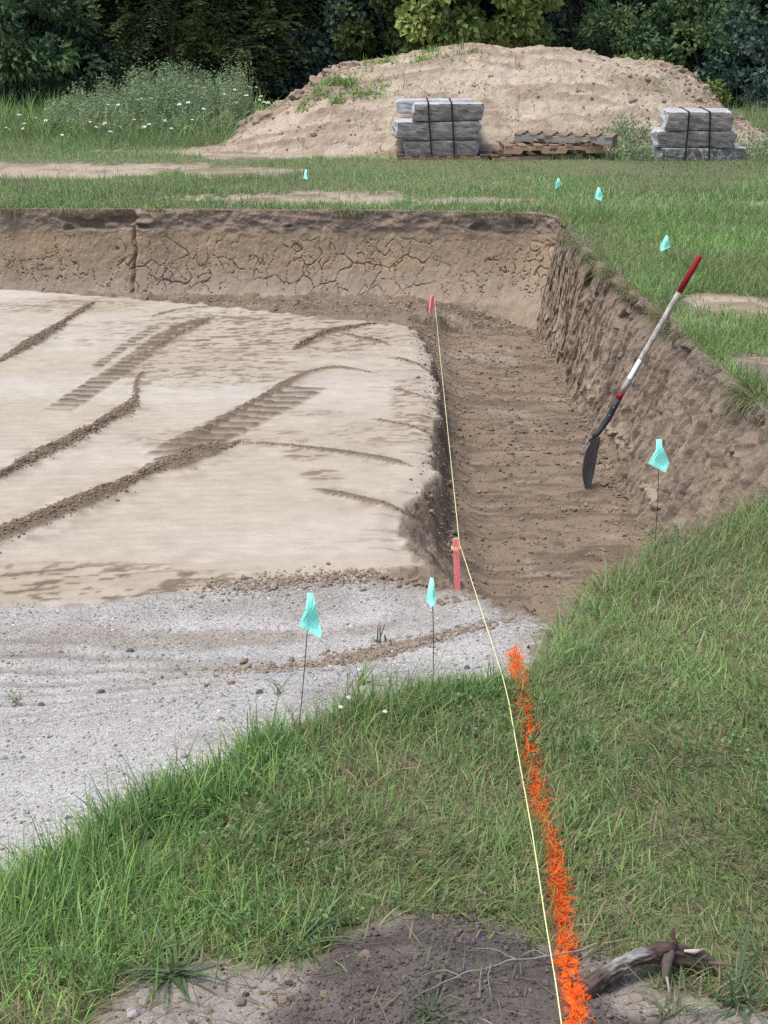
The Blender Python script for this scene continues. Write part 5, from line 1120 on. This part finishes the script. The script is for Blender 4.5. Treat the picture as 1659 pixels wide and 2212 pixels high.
# clover heads
PET = NT('petal_white').done((.72, .72, .66), .8); STEM = NT('stem_green').done((.10, .16, .06), .7)
def head_mesh(nm, cnt, rx, rz, size):
    u = rdir(cnt); u[:, 2] = np.abs(u[:, 2]) * .8 - .1; v, f, c = lumps(u[:, 0] * rx, u[:, 1] * rx, u[:, 2] * rz, np.full(cnt, size), np.ones((cnt, 3)), 1, .3, 0); return fast_mesh(nm, v, f, None, False)
CH = head_mesh('clover_head', 26, .006, .006, .0022)
for (px, py, lab) in [(752, 1580, 'white clover head at the left lawn edge'), (735, 1600, 'fading clover head left of the white one'), (830, 1612, 'pale clover head in the lawn left of the string')]:
    p = P(px, py, 0); z0 = float(gz(p[0], p[1])); t = thing('clover_flower', lab, 'flower', (p[0], p[1], z0), 'clover heads in the lawn'); v, f = tube([(0, 0, -.01), (.004, 0, .06), (.002, 0, .11)], .0014, 5); mk('stem', v, f, STEM, t)
    o = link('flower_head', CH, PET, t); o.location = (.002, 0, .115)
QH = head_mesh('lace_head', 34, .042, .012, .010); qs = None
FL = [(338, 197), (345, 220 + 30), (352, 247), (295, 263), (270, 262), (113, 274), (48, 288), (115, 302), (60, 310), (15, 320), (57, 322), (155, 338), (206, 300), (240, 318), (258, 312), (365, 250), (378, 246), (410, 275), (470, 257), (508, 220), (586, 225), (622, 217), (640, 218), (652, 242), (648, 250), (660, 256), (670, 258), (590, 257), (585, 269), (510, 262), (508, 273), (525, 282), (520, 290), (395, 295), (412, 302), (360, 318), (372, 312), (300, 317), (262, 308), (225, 305), (428, 322), (448, 262), (480, 300), (560, 236), (615, 240), (335, 300), (300, 290), (180, 300), (90, 295), (275, 330)]
for (px, py) in FL:
    px *= .865; py *= .865; Y = 18.9 + 2.0 * random.random() if py < 262 else 18.2 + random.random() * .7; q = PY(px, py, Y)
    if q[2] < .12:
        Y = float(P(px, py, .22)[1]); q = PY(px, py, Y)
    t = thing('wild_carrot_flower', 'white flat headed wild flower on a thin stem among the weeds', 'flower', (q[0], Y, 0), 'white wild flowers at the edge of the wood')
    hgt = float(q[2]); v, f = tube([(0, 0, -.02), (random.uniform(-.02, .02), 0, hgt * .6), (0, 0, hgt)], .004, 5); mk('stem', v, f, STEM, t)
    o = link('flower_head', QH, PET, t); o.location = (0, 0, hgt); s_ = random.uniform(.35, .7); o.scale = (s_, s_, s_); o.rotation_euler = (random.uniform(-.1, .45), random.uniform(-.3, .3), 0)
